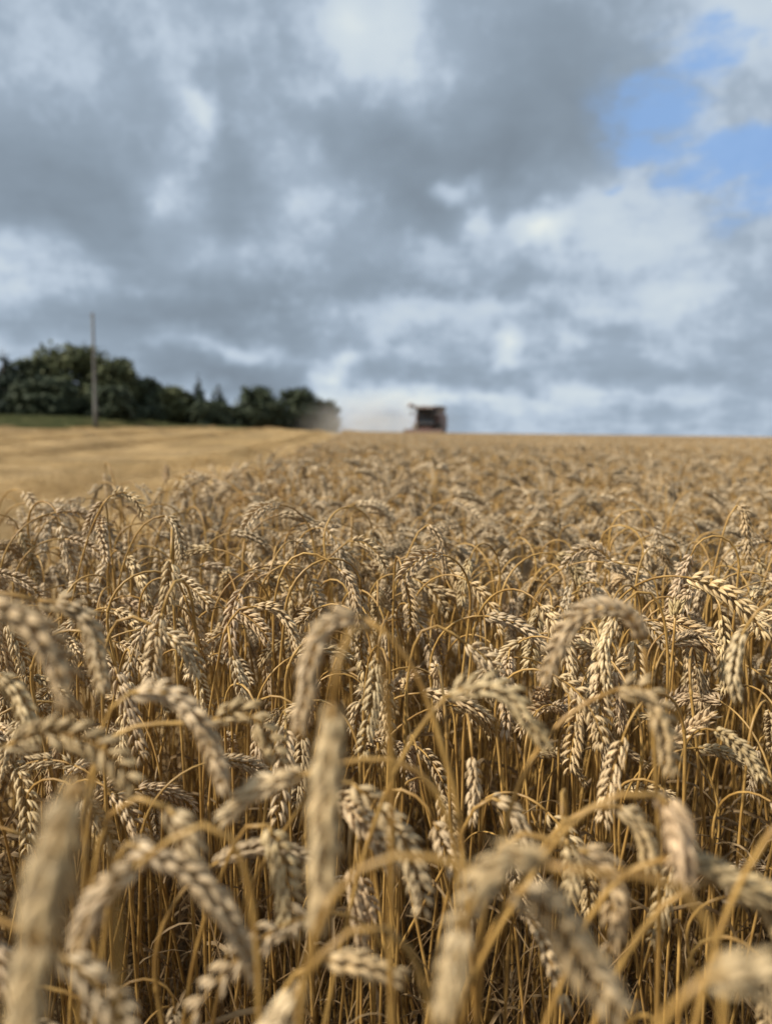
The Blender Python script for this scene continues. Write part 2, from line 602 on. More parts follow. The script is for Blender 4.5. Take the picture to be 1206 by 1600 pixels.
def leaf_strip(b, p0, phi, length, width, r, mi=0, segs=9):
    """a dried, curling leaf blade that leaves the stem at p0"""
    th = R(r.uniform(15, 50))
    pts, ns = [np.array(p0, float)], []
    curl = r.uniform(1.6, 3.6)
    for i in range(segs):
        a = th + curl * ((i + 1) / segs) ** 1.3
        d_ = np.array([math.sin(a) * math.cos(phi), math.sin(a) * math.sin(phi), math.cos(a)])
        phi += r.uniform(-0.35, 0.35)
        pts.append(pts[-1] + d_ * length / segs)
    pts = np.array(pts)
    t, N, B = frames(pts)
    tw0 = r.uniform(0, 6.28)
    tw = r.uniform(-3, 3)
    v, uv = [], []
    for i in range(len(pts)):
        q = i / (len(pts) - 1)
        wd = width * (0.55 + 0.45 * math.sin(math.pi * min(1, q * 1.1 + 0.15))) * (1 - q ** 3) + 0.0004
        a = tw0 + tw * q
        sd_ = N[i] * math.cos(a) + B[i] * math.sin(a)
        up_ = np.cross(t[i], sd_)
        v += [pts[i] - sd_ * wd / 2 + up_ * wd * 0.22, pts[i], pts[i] + sd_ * wd / 2 + up_ * wd * 0.22]
        uv += [(0, q), (0.5, q), (1, q)]
    f = []
    for i in range(len(pts) - 1):
        for j in (0, 1):
            f.append((i * 3 + j, i * 3 + j + 1, i * 3 + j + 4, i * 3 + j + 3))
    b.add(v, f, uv, mi)


def stem_radii(n, top=0.001, low=0.0019):
    return low + (top - low) * (np.arange(n) / (n - 1)) ** 1.2


def node_bulges(b, pts, r, mi=0):
    for zf in (0.22, 0.52):
        k = int(len(pts) * zf)
        p = pts[k]
        d_ = pts[k + 1] - p
        d_ /= np.linalg.norm(d_)
        b.tube([p - d_ * 0.003, p, p + d_ * 0.003], [0.0016, 0.0024, 0.0016], 5, mi, cap=False)


def variant(seed):
    """parameters of a free growing plant"""
    r = random.Random(seed)
    kind = r.random()
    if kind < 0.04:
        th, arch = R(r.uniform(35, 80)), r.uniform(0.09, 0.14)
    elif kind < 0.5:
        th, arch = R(r.uniform(68, 118)), r.uniform(0.07, 0.17)
    else:
        th, arch = R(r.uniform(142, 178)), r.uniform(0.07, 0.18)
    rise, top = 0.0, 0.0
    for i in range(40):
        rise += math.cos(th * ((i + 0.5) / 40) ** 1.35) * arch / 40
        top = max(top, rise)
    H = r.gauss(0.778, 0.024) - top
    phi = r.uniform(0, 6.283)
    eb = R(r.uniform(48, 88)) if 0.04 <= kind < 0.5 else R(r.uniform(6, 40)) * (1 if th < R(155) else 0.35)
    stem, ear = arch_plant(r, H, arch, th, phi, r.uniform(0.066, 0.094), eb)
    return dict(stem=stem, ear=ear, roll=r.uniform(0, 3.14), nsp=r.randrange(17, 24), seed=seed, phi=phi, th=th, size=r.uniform(0.86, 1.12))


def stem_builder(stem, top=0.001, low=0.0019, segs=5):
    b = MB()
    b.tube(stem, stem_radii(len(stem), top, low), segs)
    node_bulges(b, stem, None)
    return b


def rachis_builder(ear):
    b = MB()
    pts = np.array(ear)
    b.tube(pts, np.linspace(0.0011, 0.0006, len(pts)), 4)
    return b


def merged_plant(v, low=False, name='wheat_plant_source'):
    """the same plant as one mesh, for the mass of the crop"""
    r = random.Random(v['seed'] + 5)
    b = MB()
    b.tube(v['stem'], stem_radii(len(v['stem'])), 3 if low else 5, 1, cap=False)
    for (p, m3, sc, k) in ear_layout(v['ear'], v['roll'], v['nsp'], v['seed'], v['size']):
        for hv, hf, huv in (SPIK_LOW[k % 4] if low else SPIK[k]):
            b.add((hv * sc) @ m3.T + p, hf, huv, 0)
    for i in range(r.choice((1, 2, 2, 3))):
        k = r.randrange(3, 9)
        leaf_strip(b, v['stem'][k], r.uniform(0, 6.28), r.uniform(0.07, 0.2), r.uniform(0.0025, 0.0055), r, 2, 6)
    return b


# ------------------------------------------------------------------ GN scatter: instances of unlinked sources on points
def scatter(name, sources, pts, yaw, tilt, scale, pick, label, kind='stuff', cat=None):
    coll = bpy.data.collections.new(name + '_sources')
    for i, me in enumerate(sources):
        so = bpy.data.objects.new('%s_source_%03d' % (name, i), me)
        coll.objects.link(so)
    me = bpy.data.meshes.new(name)
    n = len(pts)
    me.vertices.add(n)
    me.vertices.foreach_set('co', np.asarray(pts, np.float32).ravel())
    rot = np.zeros((n, 3), np.float32)
    rot[:, 0:2] = tilt
    rot[:, 2] = yaw
    a = me.attributes.new('rot', 'FLOAT_VECTOR', 'POINT')
    a.data.foreach_set('vector', rot.ravel())
    a = me.attributes.new('scl', 'FLOAT', 'POINT')
    a.data.foreach_set('value', np.asarray(scale, np.float32))
    a = me.attributes.new('pick', 'INT', 'POINT')
    a.data.foreach_set('value', np.asarray(pick, np.int32))
    ob = link(name, me)
    ng = bpy.data.node_groups.new(name + '_nodes', 'GeometryNodeTree')
    ng.interface.new_socket(name='Geometry', in_out='INPUT', socket_type='NodeSocketGeometry')
    ng.interface.new_socket(name='Geometry', in_out='OUTPUT', socket_type='NodeSocketGeometry')
    gi = ng.nodes.new('NodeGroupInput')
    go = ng.nodes.new('NodeGroupOutput')
    ci = ng.nodes.new('GeometryNodeCollectionInfo')
    ci.inputs['Collection'].default_value = coll
    ci.inputs['Separate Children'].default_value = True
    ci.inputs['Reset Children'].default_value = True
    ip = ng.nodes.new('GeometryNodeInstanceOnPoints')
    ip.inputs['Pick Instance'].default_value = True

    def attr(nm, typ):
        nd = ng.nodes.new('GeometryNodeInputNamedAttribute')
        nd.data_type = typ
        nd.inputs['Name'].default_value = nm
        return nd.outputs[0]
    e2r = ng.nodes.new('FunctionNodeEulerToRotation')
    ng.links.new(attr('rot', 'FLOAT_VECTOR'), e2r.inputs[0])
    ng.links.new(gi.outputs[0], ip.inputs['Points'])
    ng.links.new(ci.outputs[0], ip.inputs['Instance'])
    ng.links.new(attr('pick', 'INT'), ip.inputs['Instance Index'])
    ng.links.new(e2r.outputs[0], ip.inputs['Rotation'])
    ng.links.new(attr('scl', 'FLOAT'), ip.inputs['Scale'])
    ng.links.new(ip.outputs[0], go.inputs[0])
    md = ob.modifiers.new('scatter', 'NODES')
    md.node_group = ng
    tag(ob, label, cat, kind=kind)
    return ob


# ------------------------------------------------------------------ ground
def build_ground():
    ys = np.concatenate([np.linspace(-400, -10, 8), np.linspace(-8, 12, 41), np.linspace(13, 60, 60), np.linspace(61, 180, 150), np.linspace(185, 500, 26), np.array([700, 1100, 2000, 4000])])
    xs = np.concatenate([[-4000, -2000, -900, -450, -250, -160], np.linspace(-120, -40, 41), np.linspace(-38, 10, 97), np.linspace(12, 80, 35), [110, 160, 250, 450, 900, 2000, 4000]])
    X, Y = np.meshgrid(xs, ys)
    Z = terrain(X, Y)
    v = np.stack([X, Y, Z], -1).reshape(-1, 3)
    nx = len(xs)
    f = [(j * nx + i, j * nx + i + 1, (j + 1) * nx + i + 1, (j + 1) * nx + i) for j in range(len(ys) - 1) for i in range(nx - 1)]
    b = MB()
    b.add(v, f, v[:, :2])
    mt, t, bs = new_mat('field_soil')
    geo = t.add('ShaderNodeNewGeometry')
    Ps = geo.outputs['Position']
    sp = t.add('ShaderNodeSeparateXYZ')
    t.l.new(Ps, sp.inputs[0])
    a = t.noise(Ps, 0.5, 5, 0.65)
    a2 = t.noise(Ps, 2.2, 5, 0.65)
    a3 = t.noise(Ps, 26.0, 4, 0.7)
    straw = t.mix(t.smooth(a2, 0.35, 0.68), (0.16, 0.1, 0.045), (0.50, 0.34, 0.14))
    straw = t.mix(t.smooth(a, 0.42, 0.62, 0, 0.45), straw, (0.34, 0.20, 0.08))
    soil = t.mix(a3, (0.05, 0.032, 0.018), (0.17, 0.11, 0.055))
    # crop rows stand on bare soil; left of the cut edge the ground is littered with straw
    ed = t.math('ADD', sp.outputs[0], t.math('ADD', 0.45, t.math('MULTIPLY', sp.outputs[1], 0.052)))
    c = t.mix(t.smooth(ed, -0.15, 0.1), t.mix(t.smooth(a3, 0.36, 0.52), (0.2, 0.125, 0.055), straw), soil)
    t.l.new(c, bs.inputs['Base Color'])
    bs.inputs['Roughness'].default_value = 0.95
    bs.inputs['Specular IOR Level'].default_value = 0.1
    bp = t.add('ShaderNodeBump')
    bp.inputs['Strength'].default_value = 0.6
    bp.inputs['Distance'].default_value = 0.02
    t.l.new(a3, bp.inputs['Height'])
    t.l.new(bp.outputs[0], bs.inputs['Normal'])
    o = link('ground', b.mesh('ground', mt))
    tag(o, 'dry field soil littered with straw', kind='structure')


build_ground()

# ------------------------------------------------------------------ crop: sources
NV = 26
VARS = [variant(1000 + i) for i in range(NV)]
SRC_FULL = [merged_plant(v).mesh('wheat_source', [M_EAR_MASS, M_STEM, M_LEAF]) for v in VARS]


def bare_tiller(seed):
    r = random.Random(seed)
    b = MB()
    H = r.uniform(0.3, 0.62)
    th = R(r.uniform(3, 45))
    ph = r.uniform(0, 6.28)
    pts = [np.array([0, 0, 0.0])]
    for i in range(7):
        th += r.uniform(-0.03, 0.13)
        pts.append(pts[-1] + np.array([math.sin(th) * math.cos(ph), math.sin(th) * math.sin(ph), math.cos(th)]) * H / 7)
    b.tube(pts, np.linspace(0.0013, 0.0006, 8), 4, 0, cap=False)
    for i in range(2):
        leaf_strip(b, pts[r.randrange(2, 7)], r.uniform(0, 6.28), r.uniform(0.05, 0.15), r.uniform(0.002, 0.0045), r, 1, 6)
    return b.mesh('tiller_source', [M_OLD, M_LEAF])


SRC_TILL = [bare_tiller(50 + i) for i in range(8)]


def crop_patch(seed, size=1.0, n=300):
    """a square metre of far crop, coarse ears and stalks"""
    r = random.Random(seed)
    b = MB()
    for i in range(n):
        x, y = r.uniform(-size / 2, size / 2), r.uniform(-size / 2, size / 2)
        v = VARS[r.randrange(NV)]
        a = r.uniform(0, 6.283)
        sc = r.uniform(0.9, 1.08) * (1.06 if r.random() < 0.04 else 1)
        m3 = rotm('Z', a) * sc
        st = v['stem'][[4, 9, 11, 14, -3, -1]] @ m3.T + np.array([x, y, 0])
        er = v['ear'] @ m3.T + np.array([x, y, 0])
        b.tube(st, 0.0011, 3, 1, cap=False)
        e = er[[0, 2, 4, 6, 8, 10]]
        e2 = resample(e, 0.0105)
        rad = 0.0044 * np.array([1.15 if k % 2 else 0.75 for k in range(len(e2))]) * np.sin(np.linspace(0.5, 2.75, len(e2))) ** 0.6
        b.tube(e2, rad, 4, 0, roll=r.uniform(0, 3), flat=0.8)
        if r.random() < 0.3:
            leaf_strip(b, st[0] + np.array([0, 0, 0.1]), r.uniform(0, 6.28), r.uniform(0.08, 0.2), 0.007, r, 2, 4)
    return b.mesh('crop_patch_source', [M_EAR_MASS, M_STEM, M_LEAF])


SRC_PATCH = [crop_patch(300 + i) for i in range(5)]

# ------------------------------------------------------------------ hero plants traced from the place
# depth (m), stem points, ear points (both as bearings), label
HEROES = [
    (0.205, [(186, 1640), (184, 1500), (180, 1390), (166, 1290), (146, 1235)], [(122, 1222), (98, 1290), (84, 1370), (62, 1460), (48, 1560), (30, 1650)], 'large pale blurred wheat ear hanging straight down close to the viewer at the lower corner'),
    (0.265, [], [(520, 1098), (517, 1180), (510, 1270), (505, 1370), (494, 1470)], 'big blurred wheat ear hanging upright as a column in the middle of the nearest row'),
    (0.31, [], [(-70, 985), (-25, 955), (25, 960), (70, 995), (98, 1055), (112, 1125)], 'dark blurred wheat ear bowing into view above the large pale corner ear'),
    (0.43, [], [(60, 938), (105, 945), (138, 975), (152, 1030), (162, 1095)], 'wheat ear curling down just behind the dark blurred bowing ear'),
    (0.36, [(724, 1350), (712, 1250), (690, 1165), (663, 1080), (628, 1015), (590, 978)], [(572, 966), (538, 964), (504, 985), (487, 1035), (476, 1095), (465, 1160)], 'wheat ear hooked towards the stubble on the long arched stalk crossing the middle'),
    (0.60, [], [(590, 1028), (584, 1085), (574, 1140), (566, 1195)], 'plump pale wheat ear hanging inside the loop of the long arched stalk'),
    (0.66, [], [(606, 1060), (603, 1110), (610, 1165)], 'narrower wheat ear hanging close behind the plump one inside the arched loop'),
    (0.42, [(1022, 1180), (1016, 1100), (1010, 1045)], [(1004, 1000), (982, 962), (940, 950), (898, 968), (868, 1018), (847, 1076)], 'wheat ear arched like a handle with its tip pointing down, above the thick bent stalk'),
    (0.40, [(785, 1310), (805, 1240), (840, 1170), (890, 1115), (940, 1086)], [(962, 1078), (1000, 1076), (1028, 1105), (1044, 1160), (1052, 1225)], 'wheat ear on a thick smoothly bent bare stalk, drooping away from the stubble'),
    (0.40, [(545, 1430), (580, 1300), (625, 1190), (665, 1125)], [(700, 1087), (745, 1072), (790, 1082), (826, 1125), (862, 1175)], 'knobbly wheat ear leaning sideways from a slanting stalk that crosses the arched one'),
    (0.60, [], [(728, 1006), (760, 1030), (780, 1065), (800, 1110)], 'short wheat ear tilting down just beyond the knobbly sideways ear'),
    (1.00, [(1092, 990), (1106, 930), (1122, 860), (1136, 812)], [(1150, 790), (1162, 800), (1165, 835), (1168, 880)], 'tallest wheat ear standing clear of the crop on a straight pale stalk'),
    (0.72, [(1040, 1110), (1048, 1040), (1053, 985)], [(1054, 965), (1056, 946), (1062, 938)], 'stubby wheat ear seen end on, on an upright stalk below the tallest ear'),
    (1.02, [(178, 900), (172, 840)], [(166, 782), (152, 796), (142, 815), (132, 840)], 'wheat ear at the stubble edge with its tip pointing back to the stubble'),
    (1.00, [(122, 900), (140, 835), (160, 790)], [(172, 776), (194, 770), (214, 784), (230, 812)], 'wheat ear at the stubble edge curling over beside the one that points back'),
    (0.95, [(180, 948), (194, 880), (218, 828), (244, 808)], [(258, 806), (274, 818), (281, 848), (284, 884)], 'wheat ear on a finely curved stalk against the edge of the stubble'),
    (0.235, [], [(856, 1352), (812, 1338), (764, 1366), (728, 1430), (706, 1510), (690, 1610)], 'thick blurred wheat ear curving down to the frame edge below the knotted pair'),
    (0.25, [], [(800, 1388), (848, 1412), (888, 1466), (930, 1530), (985, 1610)], 'blurred golden wheat ear crossing the thick curved one at the lower edge'),
    (0.2, [(1000, 1660), (1030, 1600), (1065, 1560)], [(1102, 1527), (1160, 1522), (1220, 1550), (1270, 1600)], 'very close blurred wheat ear lying flat at the lower corner away from the stubble'),
    (0.30, [(1070, 1680), (1095, 1560), (1130, 1440), (1180, 1335)], [(1235, 1265), (1290, 1250), (1330, 1290), (1350, 1360)], 'wheat plant with a thick slanting golden stalk in the lower corner'),
    (0.32, [(850, 1340), (885, 1295), (930, 1258), (985, 1238)], [(1028, 1242), (1050, 1272), (1060, 1325), (1066, 1390)], 'wheat ear hanging from a low flat arch above the pair of sideways golden ears'),
    (0.325, [(905, 1470), (935, 1410), (975, 1368), (1010, 1348)], [(1045, 1340), (1095, 1352), (1150, 1382), (1200, 1425)], 'upper of two golden wheat ears growing sideways near the lower corner'),
    (0.33, [(945, 1560), (980, 1490), (1030, 1420), (1085, 1385)], [(1135, 1374), (1180, 1392), (1215, 1432), (1240, 1490)], 'lower of two golden wheat ears growing sideways near the lower corner'),
    (0.40, [(845, 1330), (880, 1285), (925, 1262)], [(966, 1260), (992, 1280), (1012, 1318), (1020, 1370)], 'small wheat ear nested under the low flat arch'),
    (0.36, [], [(902, 1328), (938, 1342), (958, 1392), (958, 1450), (950, 1500)], 'wheat ear bending down in front of the small ear nested under the arch'),
    (0.46, [], [(884, 1310), (893, 1350), (890, 1415)], 'thin wheat ear hanging behind the thick blurred curved ear'),
    (0.35, [(395, 1650), (425, 1580), (462, 1522)], [(500, 1500), (548, 1502), (598, 1518), (640, 1532)], 'wheat ear held out level just above the lower edge, its tip bristle pointing sideways'),
    (0.28, [], [(470, 1540), (450, 1575), (428, 1620), (410, 1680)], 'blurred wheat ear dipping out of view under the level ear'),
    (0.42, [(470, 1260), (500, 1225), (525, 1215)], [(550, 1224), (596, 1268), (634, 1322), (655, 1385), (662, 1442)], 'long wheat ear sloping down beside the big blurred column ear'),
    (0.50, [], [(548, 1356), (556, 1410), (566, 1465), (568, 1520)], 'slim wheat ear hanging in the dark gap under the long sloping ear'),
    (0.52, [], [(562, 1366), (574, 1400), (584, 1440)], 'short wheat ear pressed against the slim one in the dark gap'),
    (0.39, [(150, 1200), (160, 1140), (180, 1100)], [(206, 1082), (256, 1082), (306, 1122), (336, 1184), (352, 1246)], 'broad wheat ear bowing over between the stubble side and the column ear'),
    (0.42, [], [(330, 1126), (380, 1112), (418, 1148), (444, 1206)], 'wheat ear bowing over between the broad bowing ear and the arched stalk'),
    (0.36, [], [(10, 1166), (72, 1146), (136, 1156), (184, 1192), (216, 1244)], 'long wheat ear reaching in sideways above the large pale corner ear'),
    (0.34, [(150, 1360), (160, 1300), (185, 1260), (225, 1246)], [(262, 1262), (288, 1296), (300, 1350), (304, 1405)], 'wheat ear on a small round arch beside the large pale corner ear'),
    (0.33, [(170, 1420), (182, 1345)], [(200, 1318), (250, 1340), (306, 1372), (350, 1424), (384, 1484), (402, 1540)], 'long wheat ear sweeping down to the base of the column ear'),
    (0.35, [], [(476, 1210), (430, 1222), (384, 1246), (344, 1288)], 'pale wheat ear pointing to the stubble, tucked behind the big column ear'),
    (0.42, [(362, 1330), (378, 1298), (400, 1286)], [(420, 1290), (440, 1340), (450, 1400), (456, 1472)], 'wheat ear hanging beside the foot of the big column ear'),
    (0.30, [], [(225, 1345), (178, 1380), (138, 1436), (116, 1496)], 'wheat ear slanting down towards the large pale corner ear'),
    (0.29, [], [(92, 1490), (134, 1520), (176, 1566), (210, 1620)], 'wheat ear running out of view beneath the large pale corner ear'),
    (0.45, [], [(-5, 1052), (24, 1078), (44, 1126), (56, 1176)], 'wheat ear drooping under the dark blurred bowing ear'),
    (0.62, [], [(268, 874), (266, 915), (258, 960)], 'feathery wheat ear hanging above the crossing of two stalks near the stubble'),
    (0.58, [], [(254, 958), (244, 1000), (238, 1040), (232, 1086)], 'long feathery wheat ear hanging straight, lower one of two in a line'),
    (0.60, [], [(256, 988), (286, 1006), (304, 1036), (318, 1068)], 'wheat ear slanting off to the side from the long feathery one'),
    (0.76, [(340, 1040), (352, 985), (375, 952)], [(396, 948), (430, 952), (456, 985), (468, 1040)], 'wheat ear curled like a comma towards the hooked ear of the arched stalk'),
    (0.72, [], [(364, 1024), (374, 1060), (386, 1104)], 'small wheat ear hanging in the shade under the comma shaped ear'),
    (0.95, [], [(955, 876), (930, 858), (900, 862), (876, 892)], 'wheat ear arched over a hollow, tip towards the harvester side of the crop'),
    (0.52, [], [(1164, 982), (1150, 1010), (1146, 1050), (1154, 1104)], 'thick wheat ear hanging in front of the tallest ear stalk'),
    (0.65, [], [(962, 962), (946, 996), (944, 1040), (952, 1084)], 'feathery wheat ear hanging inside the handle shaped arch'),
    (0.66, [], [(990, 1000), (996, 1035), (994, 1080)], 'slim wheat ear hanging behind the foot of the handle shaped arch'),
    (0.60, [], [(738, 1182), (742, 1225), (738, 1290)], 'wheat ear hanging beneath the tip of the knobbly sideways ear'),
    (0.50, [(716, 1330), (730, 1280), (750, 1255)], [(768, 1247), (796, 1262), (816, 1300), (824, 1340)], 'little wheat ear curving over above the knotted pair at the bottom'),
    (1.00, [(606, 960), (628, 890), (652, 834)], [(668, 820), (684, 836), (692, 868), (696, 910)], 'wheat ear on a slender bowed stalk straight below the harvester, in sharp focus'),
    (0.96, [(474, 1010), (488, 930), (512, 875)], [(545, 846), (568, 848), (590, 866), (606, 896)], 'dark wheat ear tilting off a long gently bent stalk, in sharp focus'),
    (0.85, [], [(632, 905), (640, 940), (642, 990)], 'wheat ear with spread husks hanging under the slender bow'),
    (0.8, [], [(528, 888), (546, 906), (556, 944), (562, 985)], 'wheat ear with pale husks hanging directly above the top of the arched loop'),
    (1.75, [(262, 830), (262, 790), (261, 768)], [(261, 757), (260, 742), (261, 724)], 'stubby wheat ear standing upright alone against the stubble'),
    (1.9, [(352, 850), (344, 800), (336, 772)], [(325, 757), (310, 744), (294, 733)], 'wheat ear leaning out over the stubble beside the upright stubby one'),
]


def hero_curves(d, stem_px, ear_px, i):
    r = random.Random(9000 + i)
    ear = resample([unproj(u, v, d) for u, v in ear_px], 0.006)
    t0 = ear[1] - ear[0]
    t0 /= np.linalg.norm(t0)
    if stem_px:
        st = [unproj(u, v, d + 0.012 * (len(stem_px) - k) / len(stem_px)) for k, (u, v) in enumerate(stem_px)]
        s0 = np.array(st[0])
        dr = np.array(st[1]) - s0
        dr /= np.linalg.norm(dr)
        root = s0 + np.array([-dr[0] * 0.12, 0.02 + r.uniform(-.02, .05), 0])
        root[2] = 0
        p1 = root + np.array([0, 0, s0[2] * 0.5])
        p2 = s0 - dr * min(0.15, s0[2] * 0.3)
        low = [((1 - q) ** 3) * root + 3 * (1 - q) ** 2 * q * p1 + 3 * (1 - q) * q * q * p2 + q ** 3 * s0 for q in np.linspace(0, 1, 8)]
        stem = resample(low[:-1] + st + [ear[0]], 0.016)
    else:
        b0 = ear[0]
        # the neck: the stalk rises behind or beside the ear and turns over into it
        hz = np.array([t0[0], t0[1], 0])
        if np.linalg.norm(hz) < 0.45:
            hz = np.array([r.uniform(-0.5, 0.5), -1.0, 0])
        hz /= np.linalg.norm(hz)
        off = r.uniform(0.045, 0.075)
        up = 0.018 + max(0, -t0[2]) * 0.03
        sh = b0 - hz * off - np.array([0, 0, 0.07])
        root = sh + np.array([r.uniform(-.03, .03), r.uniform(0, .05), 0])
        root[2] = 0
        low = [root + (sh - root) * q for q in np.linspace(0, 1, 7)]
        q1 = sh + np.array([0, 0, 0.07 + up])
        q2 = b0 - t0 * 0.03 + np.array([0, 0, 0.004])
        arc = [((1 - q) ** 3) * sh + 3 * (1 - q) ** 2 * q * q1 + 3 * (1 - q) * q * q * q2 + q ** 3 * b0 for q in np.linspace(0, 1, 9)][1:]
        stem = resample(low + arc, 0.014)
    return root, stem, ear


GROUP = 'ripe wheat plants of the standing crop'
all_plants = []


def make_plant(root, stem, ear, roll, nsp, seed, label, size=1.12, yellow=False, thick=1.0, leaves=1):
    """one wheat plant: stem, dry leaves, ear > spikelets"""
    r = random.Random(seed)
    e = link('wheat_plant', None)
    e.location = root
    tag(e, label, 'wheat plant', GROUP)
    tone = r.uniform(0.88, 1.12)
    tcol = (tone, tone * r.uniform(0.96, 1.01), tone * r.uniform(0.9, 1.04), 1)
    sb = stem_builder(stem - root, 0.0012 * thick, 0.0020 * thick, 7)
    link('stem', sb.mesh('stem', M_STEM), e)
    for k in range(leaves):
        lb = MB()
        n = len(stem)
        leaf_strip(lb, (stem - root)[r.randrange(n // 5, n // 2)], r.uniform(0, 6.28), r.uniform(0.08, 0.18), r.uniform(0.0025, 0.0055), r)
        link('leaf', lb.mesh('leaf', M_LEAF), e)
    eo = link('ear', rachis_builder(ear - root).mesh('ear', M_STEM), e)
    for (p, m3, sc, k) in ear_layout(ear - root, roll, nsp, seed, size):
        so = link('spikelet', (SPIK_ME_Y[k % 3] if yellow else SPIK_ME[k]), eo)
        so.rotation_mode = 'QUATERNION'
        so.location = p
        so.rotation_quaternion = Matrix(m3.tolist()).to_quaternion()
        so.scale = (sc, sc, sc)
        so.color = tcol
    all_plants.append((e, ear))
    return e


hero_info = []
for i, (d, sp_, ep_, lab) in enumerate(HEROES):
    root, stem, ear = hero_curves(d, sp_, ep_, i)
    Le = np.linalg.norm(np.diff(ear, axis=0), axis=1).sum()
    nsp = int(np.clip(Le / 0.0037, 6, 26))
    yellow = i in (12, 19, 22)
    roll = random.Random(i * 7 + 3).uniform(0, 3.14)
    if i in (0, 1, 2, 16):      # seen on the broad face of one row of husks
        _t, N_, B_ = frames(ear - root)
        k_ = len(ear) // 2
        roll = math.atan2(float(B_[k_] @ fwd), float(N_[k_] @ fwd))
    make_plant(root, stem, ear, roll, nsp, 500 + i, lab, size=0.92 if i in (0, 1) else (0.8 if d < 0.3 else 0.88), yellow=yellow, leaves=1 if i % 2 else 0)
    uu, vv, dd = proj(ear[len(ear) // 2])
    hero_info.append((uu, vv, dd, lab))

# ------------------------------------------------------------------ where the rest of the crop grows


def jitter_points(x0, x1, y0, y1, dens):
    st = 1 / math.sqrt(dens)
    xs = np.arange(x0, x1, st)
    ys = np.arange(y0, y1, st)
    X, Y = np.meshgrid(xs, ys)
    X = X + rng.uniform(-st * .6, st * .6, X.shape)
    Y = Y + rng.uniform(-st * .6, st * .6, Y.shape)
    return np.stack([X.ravel(), Y.ravel()], 1)


def in_wedge(p, slope=0.62, margin=0.9):
    return np.abs(p[:, 0]) < slope * np.clip(p[:, 1], 0, None) + margin


NEAR_Y = 9.0
pts = jitter_points(-6.5, 6.5, -1.0, NEAR_Y, 640)
keep = in_wedge(pts) & (rng.random(len(pts)) < np.interp(pts[:, 1], [2.5, 5], [1.0, 0.7])) & (pts[:, 0] > edge(pts[:, 1]) + rng.normal(0, 0.05, len(pts)))
pts = pts[keep]
dist = np.hypot(pts[:, 0], pts[:, 1])
# the photographer stands here: nothing right at the lens, thinner close by
infront = (pts[:, 1] > 0) & (np.abs(pts[:, 0]) < 0.62 * pts[:, 1] + 0.10)
prob = np.where(infront, 0.26 * sstep(0.36, 0.44, pts[:, 1]) + 0.46 * sstep(0.52, 0.76, pts[:, 1]) + 0.28 * sstep(0.7, 1.1, pts[:, 1]), 1.0)
prob = np.where(dist < 0.30, 0, prob)
prob = np.where((pts[:, 1] < 0.12) & (np.abs(pts[:, 0]) < 0.4), 0, prob)
pts = pts[rng.random(len(pts)) < prob]
n = len(pts)
pick = rng.integers(0, NV, n)
yaw = rng.uniform(0, 6.283, n)
# the wind has laid most ears over to the right of the view
for i in range(n):
    if rng.random() < 0.35:
        yaw[i] = rng.normal(0.0, 0.6) - VARS[pick[i]]['phi']
tilt = rng.normal(0, R(5.5), (n, 2))
lean_big = rng.random(n) < 0.06
tilt[lean_big] = rng.normal(0, R(13), (lean_big.sum(), 2))
hn = 1.0 + 0.05 * np.sin(pts[:, 0] * 2.3 + 1.1 * np.sin(pts[:, 1] * 1.7)) * np.cos(pts[:, 1] * 1.3 + 0.5)
scale = hn * rng.normal(1.0, 0.045, n)
short = rng.random(n) < 0.11
scale = np.where(short, scale * rng.uniform(0.78, 0.95, n), scale)
# close to the lens the stalks are a little lower (trodden edge)
scale = scale * (0.87 + 0.13 * sstep(0.4, 1.1, pts[:, 1]))
scale = np.clip(scale, 0.66, 1.12)
Z = terrain(pts[:, 0], pts[:, 1])
P3 = np.stack([pts[:, 0], pts[:, 1], Z], 1)

# choose the plants that show largest as things of their own
from mathutils import Euler
N_IND = 300 - len(HEROES)
cand = []
taken_px = []
for i in np.argsort(pts[:, 1]):
    if pts[i, 1] < 0.3 or pts[i, 1] > 1.75:
        continue
    Mx = Euler((tilt[i][0], tilt[i][1], yaw[i])).to_matrix()
    e_mid = np.array(Mx @ Vector(VARS[pick[i]]['ear'][5])) * scale[i] + P3[i]
    u_, v_, z_ = proj(e_mid)
    if -20 < u_ < 1226 and 0 < v_ < 1640:
        cand.append((i, u_, v_, z_))
cand = cand[:N_IND]
ind = {c[0] for c in cand}

# parts of each variant, shared by all its copies
VP = {}
for k, v in enumerate(VARS):
    r = random.Random(k)
    stem_me = stem_builder(v['stem'], segs=6).mesh('stem', M_STEM)
    leaf_mes = []
    for j in range(2):
        lb = MB()
        leaf_strip(lb, v['stem'][r.randrange(3, 8)], r.uniform(0, 6.28), r.uniform(0.08, 0.2), r.uniform(0.0025, 0.0055), r)
        leaf_mes.append(lb.mesh('leaf', M_LEAF))
    VP[k] = (stem_me, leaf_mes, rachis_builder(v['ear']).mesh('ear', M_STEM), ear_layout(v['ear'], v['roll'], v['nsp'], v['seed'], v['size']))

used = {}


